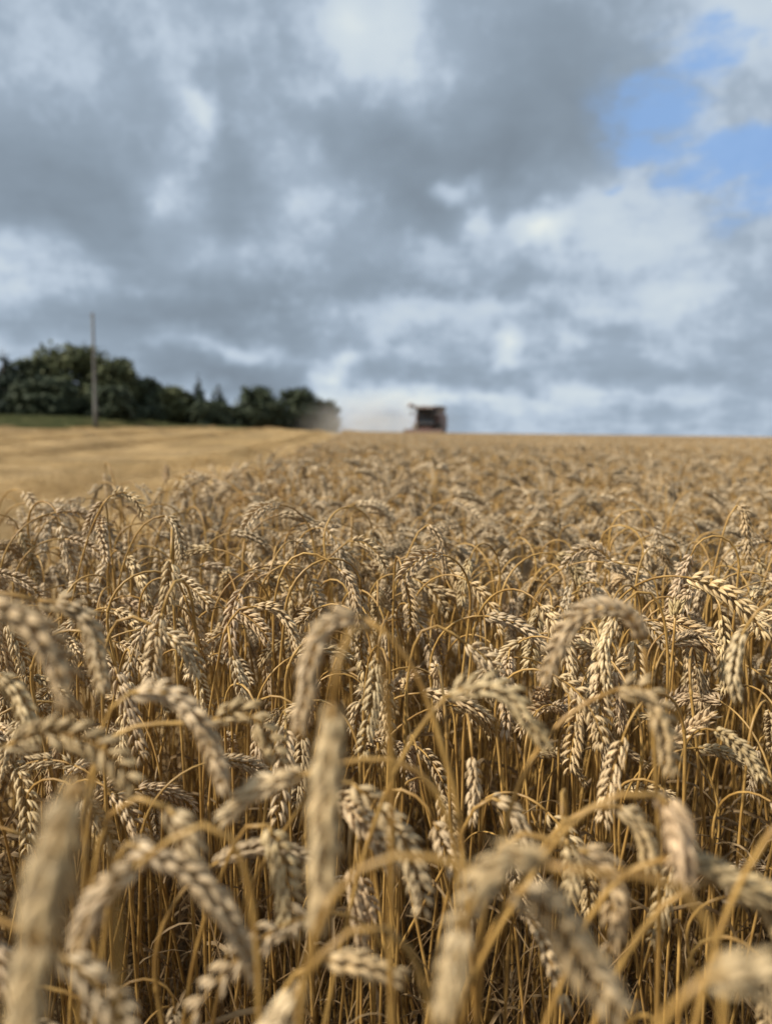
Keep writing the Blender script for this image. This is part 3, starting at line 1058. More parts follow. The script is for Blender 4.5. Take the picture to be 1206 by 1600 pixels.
def describe(i, u_, v_, z_, ear_dir, thd):
    ax, ay = ear_dir
    if thd > 150:
        pose = 'hanging straight down'
    elif thd < 85:
        pose = 'held half upright'
    elif abs(ax) > abs(ay):
        pose = 'bent towards the stubble' if ax < 0 else 'bent away from the stubble'
    else:
        pose = 'bent towards the viewer' if ay < 0 else 'bent towards the harvester'
    order = sorted(hero_info, key=lambda h: (h[0] - u_) ** 2 + (h[1] - v_) ** 2)
    tone = 'tall ' if scale[i] > 1.02 else ('short ' if scale[i] < 0.88 else '')
    for h in order:
        du, dv = u_ - h[0], v_ - h[1]
        if abs(dv) > abs(du):
            rel = 'below' if dv > 0 else 'above'
        else:
            rel = 'stubble side of' if du < 0 else 'far side of'
        key = ' '.join(w_ for w_ in h[3].replace(',', '').split()[:7])
        short_ = SHORT[h[3]]
        lab = '%swheat ear %s, %s %s' % (tone, pose, rel, short_)
        if len(lab.split()) > 16:
            lab = 'wheat ear %s, %s %s' % (pose, rel, short_)
        if lab not in used and len(lab.replace('-', ' ').split()) <= 16:
            used[lab] = 1
            return lab
    return '%swheat plant, ear %s, in the standing crop beyond the nearest ears' % (tone, pose)


SHORT_WORDS = ['the large corner ear', 'the big column ear', 'the dark blurred ear', 'the curl behind the blurred ear', 'the hooked ear on the long arch', 'the plump ear in the loop',
               'the narrow ear in the loop', 'the handle shaped ear', 'the ear on a thick bent stalk', 'the knobbly sideways ear', 'the short ear past the knobbly one', 'the tallest ear',
               'the end-on stubby ear', 'the ear pointing back to stubble', 'the curled ear at the stubble', 'the finely curved stalk', 'the thick curved lower ear', 'the golden crossing ear',
               'the flat corner ear', 'the thick slanting stalk', 'the low flat arch', 'the upper sideways golden ear', 'the lower sideways golden ear', 'the small nested ear', 'the ear before the nested one',
               'the thin ear by the knot', 'the level bristle ear', 'the ear dipping out below', 'the long sloping ear', 'the slim ear in the gap', 'the short ear in the gap', 'the broad bowing ear',
               'the ear next to the broad one', 'the long reaching ear', 'the small round arch', 'the long sweeping ear', 'the pale tucked ear', 'the ear at the column foot', 'the slanting corner ear',
               'the ear under the corner ear', 'the ear under the blurred one', 'the upper feathery ear', 'the lower feathery ear', 'the ear off the feathery one', 'the comma shaped ear',
               'the shaded small ear', 'the ear over the hollow', 'the thick ear before the tallest', 'the feathery ear in the handle', 'the slim ear by the handle', 'the ear under the knobbly tip',
               'the little curved ear', 'the slender bow below the harvester', 'the dark tilting ear', 'the spread husk ear', 'the pale ear above the loop', 'the upright stubby ear', 'the ear leaning over stubble']
SHORT = {h[3]: s for h, s in zip(HEROES, SHORT_WORDS)}

for (i, u_, v_, z_) in cand:
    k = int(pick[i])
    v = VARS[k]
    stem_me, leaf_mes, ear_me, lay = VP[k]
    e = link('wheat_plant', None)
    e.location = P3[i]
    e.rotation_euler = (tilt[i][0], tilt[i][1], yaw[i])
    e.scale = (scale[i],) * 3
    a = yaw[i] + v['phi']
    tag(e, describe(i, u_, v_, z_, (math.cos(a), math.sin(a)), math.degrees(v['th'])), 'wheat plant', GROUP)
    link('stem', stem_me, e)
    for lm in leaf_mes[:1 + (i % 2)]:
        link('leaf', lm, e)
    eo = link('ear', ear_me, e)
    tone = random.Random(int(i)).uniform(0.82, 1.16)
    tcol = (tone, tone * (0.965 + 0.03 * (i % 3) / 2), tone * (0.9 + 0.14 * (i % 5) / 4), 1)
    for (p, m3, sc, q) in lay:
        so = link('spikelet', SPIK_ME[q], eo)
        so.color = tcol
        so.rotation_mode = 'QUATERNION'
        so.location = p
        so.rotation_quaternion = Matrix(m3.tolist()).to_quaternion()
        so.scale = (sc, sc, sc)

rest = np.array([i for i in range(n) if i not in ind])
P_a, yaw_a, tilt_a, sc_a, pk_a = P3[rest], yaw[rest], tilt[rest], scale[rest], pick[rest]
# far crop: one-metre patches laid along the cut edge
fp = []
for yy in np.arange(NEAR_Y + 0.45, 178, 1.0):
    w_ = 0.60 * yy + 4
    e0 = float(edge(yy)) + rng.uniform(-0.35, 0.3)
    for xx in np.arange(e0 + 0.55, w_, 1.0):
        fp.append((xx, yy))
fp = np.array(fp)
fz = terrain(fp[:, 0], fp[:, 1])
nf = len(fp)
F3 = np.stack([fp[:, 0], fp[:, 1], fz], 1)
pk_f = NV + rng.integers(0, len(SRC_PATCH), nf)
yaw_f = rng.integers(0, 4, nf) * math.pi / 2
sc_f = rng.uniform(0.99, 1.045, nf)
# low, leafy side shoots between the stalks
tp = jitter_points(-2.2, 2.2, 0.0, 2.8, 600)
kk = in_wedge(tp, 0.6, 0.4) & (tp[:, 0] > edge(tp[:, 1])) & (tp[:, 1] > 0.36)
tp = tp[kk]
T3 = np.stack([tp[:, 0], tp[:, 1], 0 * tp[:, 0]], 1)
nt = len(tp)
pk_t = NV + len(SRC_PATCH) + rng.integers(0, len(SRC_TILL), nt)
scatter('wheat_crop', SRC_FULL + SRC_PATCH + SRC_TILL,
        np.concatenate([P_a, F3, T3]), np.concatenate([yaw_a, yaw_f, rng.uniform(0, 6.28, nt)]),
        np.concatenate([tilt_a, np.zeros((nf, 2)), np.zeros((nt, 2))]), np.concatenate([sc_a, sc_f, rng.uniform(0.8, 1.1, nt)]),
        np.concatenate([pk_a, pk_f, pk_t]), 'ripe wheat crop stretching away to the horizon')

# ------------------------------------------------------------------ fallen straw on the soil under the crop


def litter_mesh(seed, n, size, zmax=0.02, ln=(0.04, 0.16), mat=M_LEAF, rad=0.0011):
    r = random.Random(seed)
    b = MB()
    for i in range(n):
        p = np.array([r.uniform(-size, size) / 2, r.uniform(-size, size) / 2, r.uniform(0.002, zmax)])
        a = r.uniform(0, 6.283)
        L = r.uniform(*ln)
        q = p + np.array([math.cos(a) * L, math.sin(a) * L, r.uniform(-0.004, zmax)])
        b.tube([p, (p + q) / 2 + np.array([0, 0, 0.003]), q], rad * r.uniform(0.7, 1.4), 3, 0, cap=False)
    return b.mesh('straw_source', mat)


lit = [litter_mesh(i, 220, 0.5) for i in range(3)]
lp = jitter_points(-1.6, 1.8, 0.1, 3.2, 4)
lp = lp[lp[:, 0] > edge(lp[:, 1])]
nl = len(lp)
scatter('fallen_straw', lit, np.stack([lp[:, 0], lp[:, 1], 0 * lp[:, 0]], 1), rng.uniform(0, 6.28, nl), np.zeros((nl, 2)), np.ones(nl), rng.integers(0, 3, nl), 'broken straw lying on the soil between the stalks')

# ------------------------------------------------------------------ stubble: rows of cut stalks with straw between


def stubble_tile(seed, size=2.0):
    r = random.Random(seed)
    b = MB()
    for row in np.arange(-size / 2 + 0.06, size / 2, 0.125):
        y = -size / 2
        while y < size / 2:
            y += r.uniform(0.012, 0.04)
            x = row + r.gauss(0, 0.012)
            h = r.uniform(0.10, 0.2)
            a, th = r.uniform(0, 6.28), r.uniform(0, 0.35)
            tip = np.array([x + math.cos(a) * math.sin(th) * h, y + math.sin(a) * math.sin(th) * h, math.cos(th) * h])
            b.tube([np.array([x, y, -0.01]), tip], 0.0022, 3, 0, cap=True)
    for i in range(700):
        p = np.array([r.uniform(-size, size) / 2, r.uniform(-size, size) / 2, r.uniform(0.01, 0.15)])
        a = r.uniform(0, 6.283)
        L = r.uniform(0.06, 0.26)
        q = p + np.array([math.cos(a) * L, math.sin(a) * L, r.uniform(-0.03, 0.04)])
        b.tube([p, q], 0.0024, 3, 0, cap=False)
    return b.mesh('stubble_source', M_STUB)


st_src = [stubble_tile(i) for i in range(4)]
sp_ = []
for yy in np.arange(0.5, 118, 2.0):
    e0 = float(edge(max(yy, 2.0))) - 1.0
    for xx in np.arange(e0, -0.60 * yy - 5, -2.0):
        sp_.append((xx, yy))
sp_ = np.array(sp_)
sp_ = sp_[~((sp_[:, 0] < -25) & (sp_[:, 1] > 66))]
sp_ = sp_[(sp_[:, 1] > 1.8) | (sp_[:, 0] < -2.2)]
ns = len(sp_)
scatter('stubble', st_src, np.stack([sp_[:, 0], sp_[:, 1], terrain(sp_[:, 0], sp_[:, 1])], 1), rng.integers(0, 2, ns) * math.pi, np.zeros((ns, 2)), np.ones(ns), rng.integers(0, 4, ns), 'golden cut stubble with loose straw between the rows')

# straw swaths left by the harvester, low loose mounds running with the rows


def swath_tile(seed):
    r = random.Random(seed)
    b = MB()
    for i in range(900):
        x = r.gauss(0, 0.42)
        y = r.uniform(-1.1, 1.1)
        z = 0.10 + 0.32 * math.exp(-(x / 0.5) ** 2) * r.random()
        a = r.uniform(0, 6.283)
        L = r.uniform(0.08, 0.3)
        p = np.array([x, y, z])
        q = p + np.array([math.cos(a) * L, math.sin(a) * L, r.uniform(-0.06, 0.05)])
        b.tube([p, q], 0.0028, 3, 0, cap=False)
    return b.mesh('swath_source', M_STUB)


sw_src = [swath_tile(i) for i in range(3)]
sw = []
for off in (-3.4, -9.6, -15.8, -22.0, -28.2, -34.4, -41):
    for yy in np.arange(4.5, 112, 2.0):
        x = float(edge(yy)) + off + 0.25 * math.sin(yy * 0.21 + off)
        if x > -0.60 * yy - 6 and not (x < -25 and yy > 64):
            sw.append((x, yy))
sw = np.array(sw)
nw = len(sw)
scatter('straw_swath', sw_src, np.stack([sw[:, 0], sw[:, 1], terrain(sw[:, 0], sw[:, 1])], 1), rng.integers(0, 2, nw) * math.pi + 0.05, np.zeros((nw, 2)), rng.uniform(0.85, 1.15, nw), rng.integers(0, 3, nw), 'loose rows of threshed straw on the stubble')

# ------------------------------------------------------------------ grass verge below the trees
mt_g, t, bs = new_mat('verge_grass')
geo = t.add('ShaderNodeNewGeometry')
gn = t.noise(geo.outputs['Position'], 0.7, 5, 0.6)
t.l.new(t.mix(t.smooth(gn, 0.35, 0.68), (0.08, 0.095, 0.036), (0.18, 0.17, 0.075)), bs.inputs['Base Color'])
bs.inputs['Roughness'].default_value = 0.9
bs.inputs['Specular IOR Level'].default_value = 0.15


def blade_tile(seed):
    r = random.Random(seed)
    b = MB()
    for i in range(700):
        x, y = r.uniform(-1, 1), r.uniform(-1, 1)
        h = r.uniform(0.12, 0.42)
        a = r.uniform(0, 6.28)
        wv_ = 0.012
        lx, ly = r.gauss(0, 0.08), r.gauss(0, 0.08)
        b.add([(x - wv_ * math.cos(a), y - wv_ * math.sin(a), 0), (x + wv_ * math.cos(a), y + wv_ * math.sin(a), 0), (x + lx, y + ly, h)], [(0, 1, 2)])
    return b.mesh('grass_source', mt_g)


gx, gy = [], []
for yy in np.arange(67, 96, 1.8):
    for xx in np.arange(-62, -18, 1.8):
        if xx < -27.5 + rng.uniform(-1, 1) or yy > 88:
            gx.append(xx + rng.uniform(-.3, .3))
            gy.append(yy + rng.uniform(-.3, .3))
gx, gy = np.array(gx), np.array(gy)
ngr = len(gx)
scatter('grass', [blade_tile(i) for i in range(3)], np.stack([gx, gy, terrain(gx, gy) + 0.0], 1), rng.uniform(0, 6.28, ngr), np.zeros((ngr, 2)), rng.uniform(0.9, 1.3, ngr), rng.integers(0, 3, ngr), 'green grass bank under the trees')
vb = MB()
vx = np.linspace(-110, -25, 45)
vy = np.linspace(66.5, 140, 50)
VX, VY = np.meshgrid(vx, vy)
VV = np.stack([VX, VY, terrain(VX, VY) + 0.03 - 0.25 * sstep(-30, -25, VX) - 0.25 * sstep(68, 66.5, VY)], -1).reshape(-1, 3)
vb.add(VV, [(j * 45 + i, j * 45 + i + 1, (j + 1) * 45 + i + 1, (j + 1) * 45 + i) for j in range(49) for i in range(44)], VV[:, :2])
tag(link('grass_verge', vb.mesh('grass_verge', mt_g)), 'green grass bank along the edge of the stubble', kind='structure')

# ------------------------------------------------------------------ trees


def leaf_mat(name, c1, c2):
    mt, t, b = new_mat(name)
    geo = t.add('ShaderNodeNewGeometry')
    nz = t.noise(geo.outputs['Position'], 0.8, 4, 0.6)
    nz2 = t.noise(geo.outputs['Position'], 7.0, 2, 0.6)
    f = t.smooth(t.math('ADD', t.math('MULTIPLY', nz, 0.6), t.math('MULTIPLY', nz2, 0.4)), 0.38, 0.64)
    t.l.new(t.mix(f, c1, c2), b.inputs['Base Color'])
    b.inputs['Roughness'].default_value = 0.7
    b.inputs['Specular IOR Level'].default_value = 0.2
    return mt


ML_OLIVE = leaf_mat('olive_foliage', (0.045, 0.055, 0.022), (0.115, 0.12, 0.052))
ML_DARK = leaf_mat('dark_foliage', (0.028, 0.038, 0.021), (0.06, 0.072, 0.036))
ML_PINE = leaf_mat('conifer_foliage', (0.02, 0.03, 0.021), (0.042, 0.056, 0.036))
mt_bark, t, bs = new_mat('bark')
geo = t.add('ShaderNodeNewGeometry')
bn = t.noise(t.vmath('MULTIPLY', geo.outputs['Position'], (8, 8, 1.2)), 1.0, 4, 0.6)
t.l.new(t.mix(bn, (0.04, 0.03, 0.022), (0.15, 0.12, 0.09)), bs.inputs['Base Color'])
bs.inputs['Roughness'].default_value = 0.9


def leaf_cloud(b, centres, n, size, r, mi=0):
    """many leaf-sized faces gathered in clumps round the given centres (x, y, z, radius)"""
    wts = [c[3] ** 2 for c in centres]
    V, F = [], []
    k = 0
    for i in range(n):
        c = r.choices(centres, wts)[0]
        while True:
            q = np.array([r.gauss(0, 1), r.gauss(0, 1), r.gauss(0, 1)])
            q /= np.linalg.norm(q) + 1e-9
            break
        rad = c[3] * (r.random() ** 0.35) * r.uniform(0.8, 1.12)
        p = np.array(c[:3]) + q * rad * np.array([1, 1, 0.85])
        a = np.array([r.gauss(0, 1), r.gauss(0, 1), r.gauss(0, 1)])
        a /= np.linalg.norm(a)
        bb = np.cross(a, q)
        bb /= np.linalg.norm(bb) + 1e-9
        s = size * r.uniform(0.6, 1.4)
        V += [p - a * s * .5, p + bb * s * .32, p + a * s * .5, p - bb * s * .32]
        F.append((k, k + 1, k + 2, k + 3))
        k += 4
    b.add(np.array(V), F, None, mi)


def tree(u_c, v_top, w_px, y, kind, label, seed, n=2600, group='trees along the field edge'):
    r = random.Random(seed)
    p = at_y(u_c, 660, y)
    x = p[0]
    gz = float(terrain(x, y))
    ztop = float(at_y(u_c, v_top, y)[2])
    H = ztop - gz
    Wd = w_px / FPX * y * (1.55 if kind == 'pine' else 1.35)
    e = link('conifer_tree' if kind == 'pine' else 'broadleaf_tree', None)
    e.location = (x, y, gz)
    tag(e, label, 'tree', group)
    tb = MB()
    tb.tube([(0, 0, -0.2), (r.uniform(-.1, .1), 0, H * 0.3), (r.uniform(-.2, .2), 0, H * 0.62), (0, 0, H * (0.95 if kind == 'pine' else 0.8))], [0.03 * H, 0.022 * H, 0.013 * H, 0.003 * H], 8)
    cb = MB()
    if kind == 'pine':
        cs = []
        for i in range(26):
            q = i / 25
            z = H * (0.10 + 0.90 * q)
            rr = Wd / 2 * (1 - q) ** 0.85 + 0.12
            for j in range(max(1, int(6 * (1 - q)) + 1)):
                a = r.uniform(0, 6.28)
                L = rr * r.uniform(0.45, 0.95)
                cs.append((math.cos(a) * L * 0.62, math.sin(a) * L * 0.62, z - 0.12 * L, max(0.14, rr * 0.40)))
                if j < 3 and i % 2 == 0:
                    tb.tube([(0, 0, z), (math.cos(a) * L, math.sin(a) * L, z - 0.15 * L)], [0.05, 0.015], 4)
        leaf_cloud(cb, cs, n, 0.5, r)
    else:
        cs = []
        nb = 15
        for i in range(nb):
            q = (i + 0.5) / nb
            z = H * (0.26 + 0.66 * q)
            prof = math.sin(math.pi * min(0.93, 0.24 + 0.70 * q)) ** 0.7
            a = i * 2.4 + r.uniform(-.4, .4)
            L = Wd / 2 * prof * r.uniform(0.35, 0.72)
            rad = Wd * r.uniform(0.17, 0.27) * (1 - 0.35 * q)
            z = min(z, H - rad * 0.95)
            cs.append((math.cos(a) * L, math.sin(a) * L, z, rad))
            tb.tube([(0, 0, H * (0.18 + 0.4 * q)), (math.cos(a) * L * 0.5, math.sin(a) * L * 0.5, (z + H * (0.2 + 0.4 * q)) / 2), (math.cos(a) * L, math.sin(a) * L, z)], [0.011 * H, 0.007 * H, 0.002 * H], 5)
        cs.append((0, 0, H - Wd * 0.16, Wd * 0.165))
        for i in range(12):
            a = i * 0.524 + r.uniform(-.3, .3)
            cs.append((math.cos(a) * Wd * r.uniform(0.15, 0.36), math.sin(a) * Wd * 0.3, H * r.uniform(0.06, 0.4), Wd * 0.19))
        leaf_cloud(cb, cs, int(n * 1.3), 0.62, r)
    link('trunk', tb.mesh('trunk', mt_bark), e)
    link('crown', cb.mesh('crown', {'pine': ML_PINE, 'olive': ML_OLIVE, 'dark': ML_DARK}[kind], smooth=False), e)
    return e


TREES = [
    (-90, 552, 110, 84, 'dark', 'dark bushy tree at the stubble side end of the row, mostly cut off', 3600),
    (-28, 548, 80, 86, 'pine', 'broad dark conifer cut by the picture edge', 3000),
    (11, 538, 46, 84, 'pine', 'pointed conifer standing highest beside the picture edge', 2600),
    (48, 558, 72, 88, 'dark', 'dark round-topped tree between the pointed conifer and the big olive tree', 3600),
    (120, 533, 128, 92, 'olive', 'biggest tree of the row, olive green with a broad dome behind the pole', 6500),
    (186, 556, 74, 96, 'olive', 'olive green tree sloping down from the shoulder of the biggest tree', 3600),
    (78, 585, 90, 82, 'dark', 'low dark tree under the biggest tree, on the edge side of the pole', 3600),
    (172, 600, 70, 84, 'dark', 'low dark tree under the biggest tree, next to the pole', 3000),
    (228, 588, 60, 98, 'dark', 'dark tree between the olive trees and the low hedge trees', 3000),
    (268, 600, 62, 100, 'olive', 'lower olive tree just before the twin conifers', 3000),
    (311, 585, 36, 102, 'pine', 'taller of the twin pointed conifers', 2200),
    (341, 596, 40, 104, 'pine', 'shorter of the twin pointed conifers', 2200),
    (326, 624, 60, 100, 'dark', 'low bush-like tree at the foot of the twin conifers', 2400),
    (362, 636, 34, 108, 'dark', 'smallest tree of the row, filling the gap beside the round tree', 1800),
    (406, 601, 68, 112, 'dark', 'round dark tree standing alone beside a small sky gap', 4000),
    (466, 603, 66, 118, 'dark', 'round tree next to the dust, taller half of the last pair', 4000),
    (502, 622, 56, 122, 'dark', 'last and lowest tree of the row, half veiled by dust', 3000),
    (436, 648, 60, 116, 'dark', 'low bushy tree joining the last two round trees', 2000),
    (280, 632, 70, 104, 'dark', 'low dark tree in front of the lower olive tree', 2200),
    (220, 628, 70, 96, 'dark', 'low dark tree closing the row behind the stubble', 2400),
]
for i, (u_, vt, wp, y, kd, lab, nn_) in enumerate(TREES):
    tree(u_, vt, wp, y, kd, lab, 40 + i, nn_)

# ------------------------------------------------------------------ utility pole
mt_pole, t, bs = new_mat('weathered_pole')
geo = t.add('ShaderNodeNewGeometry')
bn = t.noise(t.vmath('MULTIPLY', geo.outputs['Position'], (9, 9, 0.8)), 1.0, 4, 0.6)
t.l.new(t.mix(bn, (0.08, 0.075, 0.065), (0.17, 0.16, 0.14)), bs.inputs['Base Color'])
bs.inputs['Roughness'].default_value = 0.9
mt_cer, t, bs = new_mat('glazed_insulator')
bs.inputs['Base Color'].default_value = (0.2, 0.12, 0.08, 1)
bs.inputs['Roughness'].default_value = 0.25
PY = 71.5
pp = at_y(150, 655, PY)
pz = float(terrain(pp[0], PY))
ptop = float(at_y(150, 489, PY)[2]) - pz
pole = link('utility_pole', None)
pole.location = (pp[0], PY, pz)
tag(pole, 'tall bare grey utility pole standing in front of the trees', 'utility pole')
b = MB()
b.tube([(0, 0, -0.3), (0, 0, 2.2), (0, 0, 2.25), (0.02, 0, ptop * 0.6), (0.03, 0, ptop)], [0.22, 0.20, 0.17, 0.14, 0.10], 12)
link('pole', b.mesh('pole', mt_pole), pole)
b = MB()
b.tube([(0.03, -0.14, ptop - 0.5), (0.03, -0.34, ptop - 0.5), (0.03, -0.36, ptop - 0.32)], [0.02, 0.02, 0.018], 6)
hk = link('bracket', b.mesh('bracket', mt_pole), pole)
b = MB()
b.tube([(0.03, -0.36, ptop - 0.34), (0.03, -0.36, ptop - 0.28), (0.03, -0.36, ptop - 0.22), (0.03, -0.36, ptop - 0.17)], [0.04, 0.065, 0.045, 0.03], 10)
link('insulator', b.mesh('insulator', mt_cer), hk)

# ------------------------------------------------------------------ combine harvester


def paint(name, c, rough=0.4, dusty=0.45, metal=0.0):
    mt, t, b = new_mat(name)
    geo = t.add('ShaderNodeNewGeometry')
    d1 = t.noise(geo.outputs['Position'], 1.6, 5, 0.65)
    t.l.new(t.mix(t.smooth(d1, 0.35, 0.7, dusty * 0.4, dusty), c, (0.38, 0.29, 0.19)), b.inputs['Base Color'])
    b.inputs['Roughness'].default_value = rough
    b.inputs['Metallic'].default_value = metal
    return mt


MP_RED = paint('dusty_red_paint', (0.13, 0.04, 0.045), 0.5, 0.55)
MP_DARK = paint('dark_grey_metal', (0.05, 0.045, 0.05), 0.5, 0.36)
MP_GREY = paint('grey_tank_metal', (0.16, 0.15, 0.155), 0.5, 0.3)
MP_RUB = paint('tyre_rubber', (0.02, 0.02, 0.02), 0.85, 0.5)
MP_RIM = paint('rim_paint', (0.35, 0.32, 0.26), 0.5, 0.4)
mt_glass, t, bs = new_mat('cab_glass')
bs.inputs['Base Color'].default_value = (0.03, 0.035, 0.04, 1)
bs.inputs['Roughness'].default_value = 0.08
bs.inputs['Specular IOR Level'].default_value = 0.8
mt_lamp, t, bs = new_mat('lamp_lens')
bs.inputs['Base Color'].default_value = (0.6, 0.58, 0.5, 1)
bs.inputs['Roughness'].default_value = 0.2


def harvester():
    HY = 88.0
    p = at_y(671, 660, HY)
    z = float(terrain(p[0], HY))
    e = link('combine_harvester', None)
    e.location = (p[0], HY, z)
    e.rotation_euler = (0, 0, R(-14))       # comes towards us, nose a little to the stubble side
    tag(e, 'dusty dark red combine harvester working in the crop on the horizon', 'harvester')
    # local: front is -y, x across
    b = MB()
    b.prism([(-1.3, 1.0), (3.6, 1.0), (4.1, 1.5), (4.1, 2.5), (3.5, 3.15), (-1.3, 3.15)], -1.42, 1.42)
    body = link('body', b.mesh('body', MP_RED, False), e)
    for s in (-1, 1):
        b = MB()
        b.box((s * 1.45, 0.3, 2.2), (0.05, 2.6, 1.25))
        b.box((s * 1.45, 2.6, 2.1), (0.05, 1.5, 1.05))
        link('side_panel', b.mesh('side_panel', MP_RED, False), body)
    b = MB()
    b.prism([(3.4, 1.2), (4.6, 0.9), (4.7, 1.3), (4.1, 2.0)], -1.0, 1.0)
    link('straw_chopper', b.mesh('straw_chopper', MP_DARK, False), e)
    # grain tank with flared extensions
    b = MB()
    x, y0, y1, zz0, zz1, fl = 1.3, -0.9, 2.3, 3.15, 3.95, 0.28
    lo = [(-x, y0, zz0), (x, y0, zz0), (x, y1, zz0), (-x, y1, zz0)]
    hi = [(-x - fl, y0 - fl, zz1), (x + fl, y0 - fl, zz1), (x + fl, y1 + fl, zz1), (-x - fl, y1 + fl, zz1)]
    hi_i = [(a * 0.97, c_ * 0.97, q - 0.0) for a, c_, q in hi]
    lo_i = [(a * 0.96, c_ * 0.96, q + 0.04) for a, c_, q in lo]
    b.add(lo + hi + hi_i + lo_i, [(i, (i + 1) % 4, (i + 1) % 4 + 4, i + 4) for i in range(4)] + [(i + 4, (i + 1) % 4 + 4, (i + 1) % 4 + 8, i + 8) for i in range(4)] + [(i + 8, (i + 1) % 4 + 8, (i + 1) % 4 + 12, i + 12) for i in range(4)] + [(12, 13, 14, 15)])
    link('grain_tank', b.mesh('grain_tank', MP_GREY, False), e)
    # engine hood
    b = MB()
    b.prism([(2.62, 3.15), (2.62, 3.6), (3.2, 3.6), (3.6, 3.2), (3.6, 3.1)], -1.1, 1.1)
    hood = link('engine_hood', b.mesh('engine_hood', MP_DARK, False), e)
    b = MB()
    b.tube([(0.7, 3.0, 3.55), (0.7, 3.0, 4.0), (0.7, 3.1, 4.1)], 0.07, 8)
    link('exhaust', b.mesh('exhaust', MP_DARK), hood)
    # cab
    b = MB()
    b.prism([(-1.35, 1.9), (-2.75, 1.9), (-2.55, 2.1), (-2.95, 3.55), (-1.35, 3.55)], -0.95, 0.95)
    cab = link('cab', b.mesh('cab', mt_glass, False), e)
    b = MB()
    b.prism([(-1.2, 3.55), (-3.35, 3.62), (-3.35, 3.80), (-1.2, 3.93)], -1.08, 1.08)
    rf = link('roof', b.mesh('roof', MP_RED, False), cab)
    for s in (-0.8, -0.4, 0.4, 0.8):
        b = MB()
        b.box((s, -3.37, 3.71), (0.2, 0.06, 0.12))
        link('work_lamp', b.mesh('work_lamp', mt_lamp, False), rf)
    for sx in (-0.95, 0.95):
        b = MB()
        b.tube([(sx, -2.55, 2.05), (sx, -2.97, 3.58)], 0.05, 4)
        b.tube([(sx, -1.4, 1.95), (sx, -1.4, 3.58)], 0.05, 4)
        link('pillar', b.mesh('pillar', MP_DARK), cab)
        b = MB()
        b.tube([(sx, -2.9, 3.4), (sx * 1.6, -3.05, 3.3)], 0.025, 5)
        b.box((sx * 1.6, -3.05, 3.05), (0.22, 0.05, 0.5))
        link('mirror', b.mesh('mirror', MP_DARK, False), cab)
    b = MB()
    b.box((0, -2.05, 1.86), (2.3, 1.5, 0.08))
    link('platform', b.mesh('platform', MP_DARK, False), e)
    b = MB()
    for k in range(5):
        b.box((1.55, -1.7, 0.5 + k * 0.3), (0.5, 0.28, 0.04))
    b.tube([(1.78, -1.86, 0.4), (1.78, -1.86, 2.7)], 0.02, 5)
    b.tube([(1.78, -1.56, 0.4), (1.78, -1.56, 2.7)], 0.02, 5)
    link('ladder', b.mesh('ladder', MP_DARK, False), e)
    # feeder house and header with reel
    b = MB()
    b.prism([(-1.4, 1.7), (-3.7, 0.95), (-3.7, 0.35), (-1.4, 0.9)], -0.6, 0.6)
    link('feeder_house', b.mesh('feeder_house', MP_RED, False), e)
    b = MB()
    b.prism([(-3.7, 1.15), (-3.8, 1.25), (-3.85, 0.3), (-4.9, 0.22), (-4.9, 0.16), (-3.7, 0.2)], -2.1, 2.1)
    for s in (-2.14, 2.14):
        b.prism([(-3.7, 1.1), (-4.6, 0.85), (-5.5, 0.3), (-3.7, 0.16)], s - 0.04, s + 0.04)
    hd = link('header', b.mesh('header', MP_RED, False), e)
    b = MB()
    b.tube([(-2.05, -4.25, 0.62), (2.05, -4.25, 0.62)], 0.24, 12)
    link('feed_auger', b.mesh('feed_auger', MP_GREY), hd)
    b = MB()
    b.tube([(-2.0, -4.9, 0.82), (2.0, -4.9, 0.82)], 0.06, 8)
    for k in range(6):
        a = k * math.pi / 3
        cy_, cz_ = -4.9 + 0.42 * math.cos(a), 0.82 + 0.42 * math.sin(a)
        b.tube([(-2.0, cy_, cz_), (2.0, cy_, cz_)], 0.03, 5)
        for xx in (-1.95, -0.7, 0.7, 1.95):
            b.tube([(xx, -4.9, 0.82), (xx, cy_, cz_)], 0.02, 4)
        for xx in np.linspace(-1.95, 1.95, 22):
            b.tube([(xx, cy_, cz_), (xx, cy_ - 0.03, cz_ - 0.2)], 0.008, 3)
    link('reel', b.mesh('reel', MP_DARK), hd)
    # unloading auger folded along the side
    b = MB()
    b.tube([(-1.5, 3.0, 2.6), (-1.6, 2.7, 3.35), (-1.75, 0.0, 3.85), (-1.95, -1.9, 4.05), (-2.0, -2.2, 3.85)], 0.19, 10)
    link('unloading_auger', b.mesh('unloading_auger', MP_RED), e)
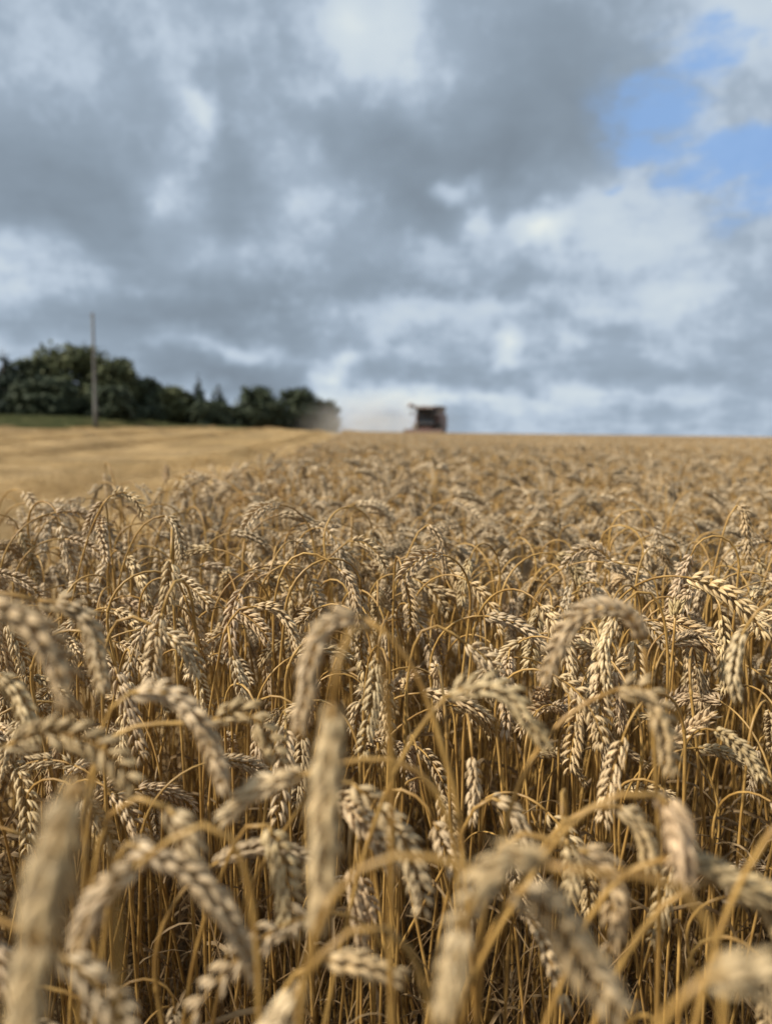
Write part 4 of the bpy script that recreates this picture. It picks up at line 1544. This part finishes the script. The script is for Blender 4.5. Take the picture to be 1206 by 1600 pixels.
    # wheels
    for (x_, y_, rr, wd) in ((1.35, -1.1, 0.95, 0.62), (-1.35, -1.1, 0.95, 0.62), (1.2, 3.1, 0.62, 0.42), (-1.2, 3.1, 0.62, 0.42)):
        b = MB()
        b.tube([(x_ - wd / 2, y_, rr), (x_ - wd * 0.38, y_, rr), (x_ + wd * 0.38, y_, rr), (x_ + wd / 2, y_, rr)], [rr * 0.9, rr, rr, rr * 0.9], 24)
        for k in range(20):
            a = k * math.pi / 10
            b.box((x_, y_ + math.cos(a) * rr, rr + math.sin(a) * rr), (wd * 0.9, 0.05, 0.10), np.array(Matrix.Rotation(a, 3, 'X')) @ rotm('Y', 0.0))
        wh = link('wheel', b.mesh('wheel', MP_RUB), e)
        b = MB()
        so = math.copysign(wd / 2 + 0.01, x_)
        b.tube([(x_ - so, y_, rr), (x_ + so, y_, rr)], rr * 0.52, 18)
        link('rim', b.mesh('rim', MP_RIM, False), wh)


harvester()

# ------------------------------------------------------------------ dust blown from the harvester


def dust_volume(name, centre_px, y, half, dens, label, seed):
    p = at_y(*centre_px, y)
    bm = MB()
    n_ = 10
    V, F = [], []
    import bmesh
    bb = bmesh.new()
    bmesh.ops.create_icosphere(bb, subdivisions=3, radius=1.0)
    me = bpy.data.meshes.new(name)
    bb.to_mesh(me)
    bb.free()
    mt = bpy.data.materials.new('blown_dust')
    mt.use_nodes = True
    t = NT(mt.node_tree)
    t.n.clear()
    o = t.add('ShaderNodeOutputMaterial')
    pv = t.add('ShaderNodeVolumePrincipled')
    pv.inputs['Color'].default_value = (0.96, 0.90, 0.79, 1)
    pv.inputs['Anisotropy'].default_value = 0.1
    tcn = t.add('ShaderNodeTexCoord')
    L = t.vmath('LENGTH', tcn.outputs['Object'], out='v')
    fall = t.math('POWER', t.smooth(L, 0.97, 0.0, 0, 1), 1.15)
    geo = t.add('ShaderNodeNewGeometry')
    nz = t.noise(t.vmath('ADD', geo.outputs['Position'], (seed * 3.1, 0, 0)), 0.42, 4, 0.55)
    t.l.new(t.math('MULTIPLY', t.math('MULTIPLY', fall, t.smooth(nz, 0.18, 0.8)), dens), pv.inputs['Density'])
    t.l.new(pv.outputs[0], o.inputs['Volume'])
    me.materials.append(mt)
    ob = link(name, me)
    ob.location = (p[0], y, p[2])
    ob.scale = half
    tag(ob, label, kind='stuff')


dust_volume('dust', (598, 664), 92.0, (12.0, 8.0, 5.6), 0.14, 'pale harvest dust drifting from the harvester towards the trees', 1)
dust_volume('dust_trail', (580, 668), 106.0, (14.0, 9.0, 6.0), 0.09, 'thicker low dust in front of the last tree', 4)
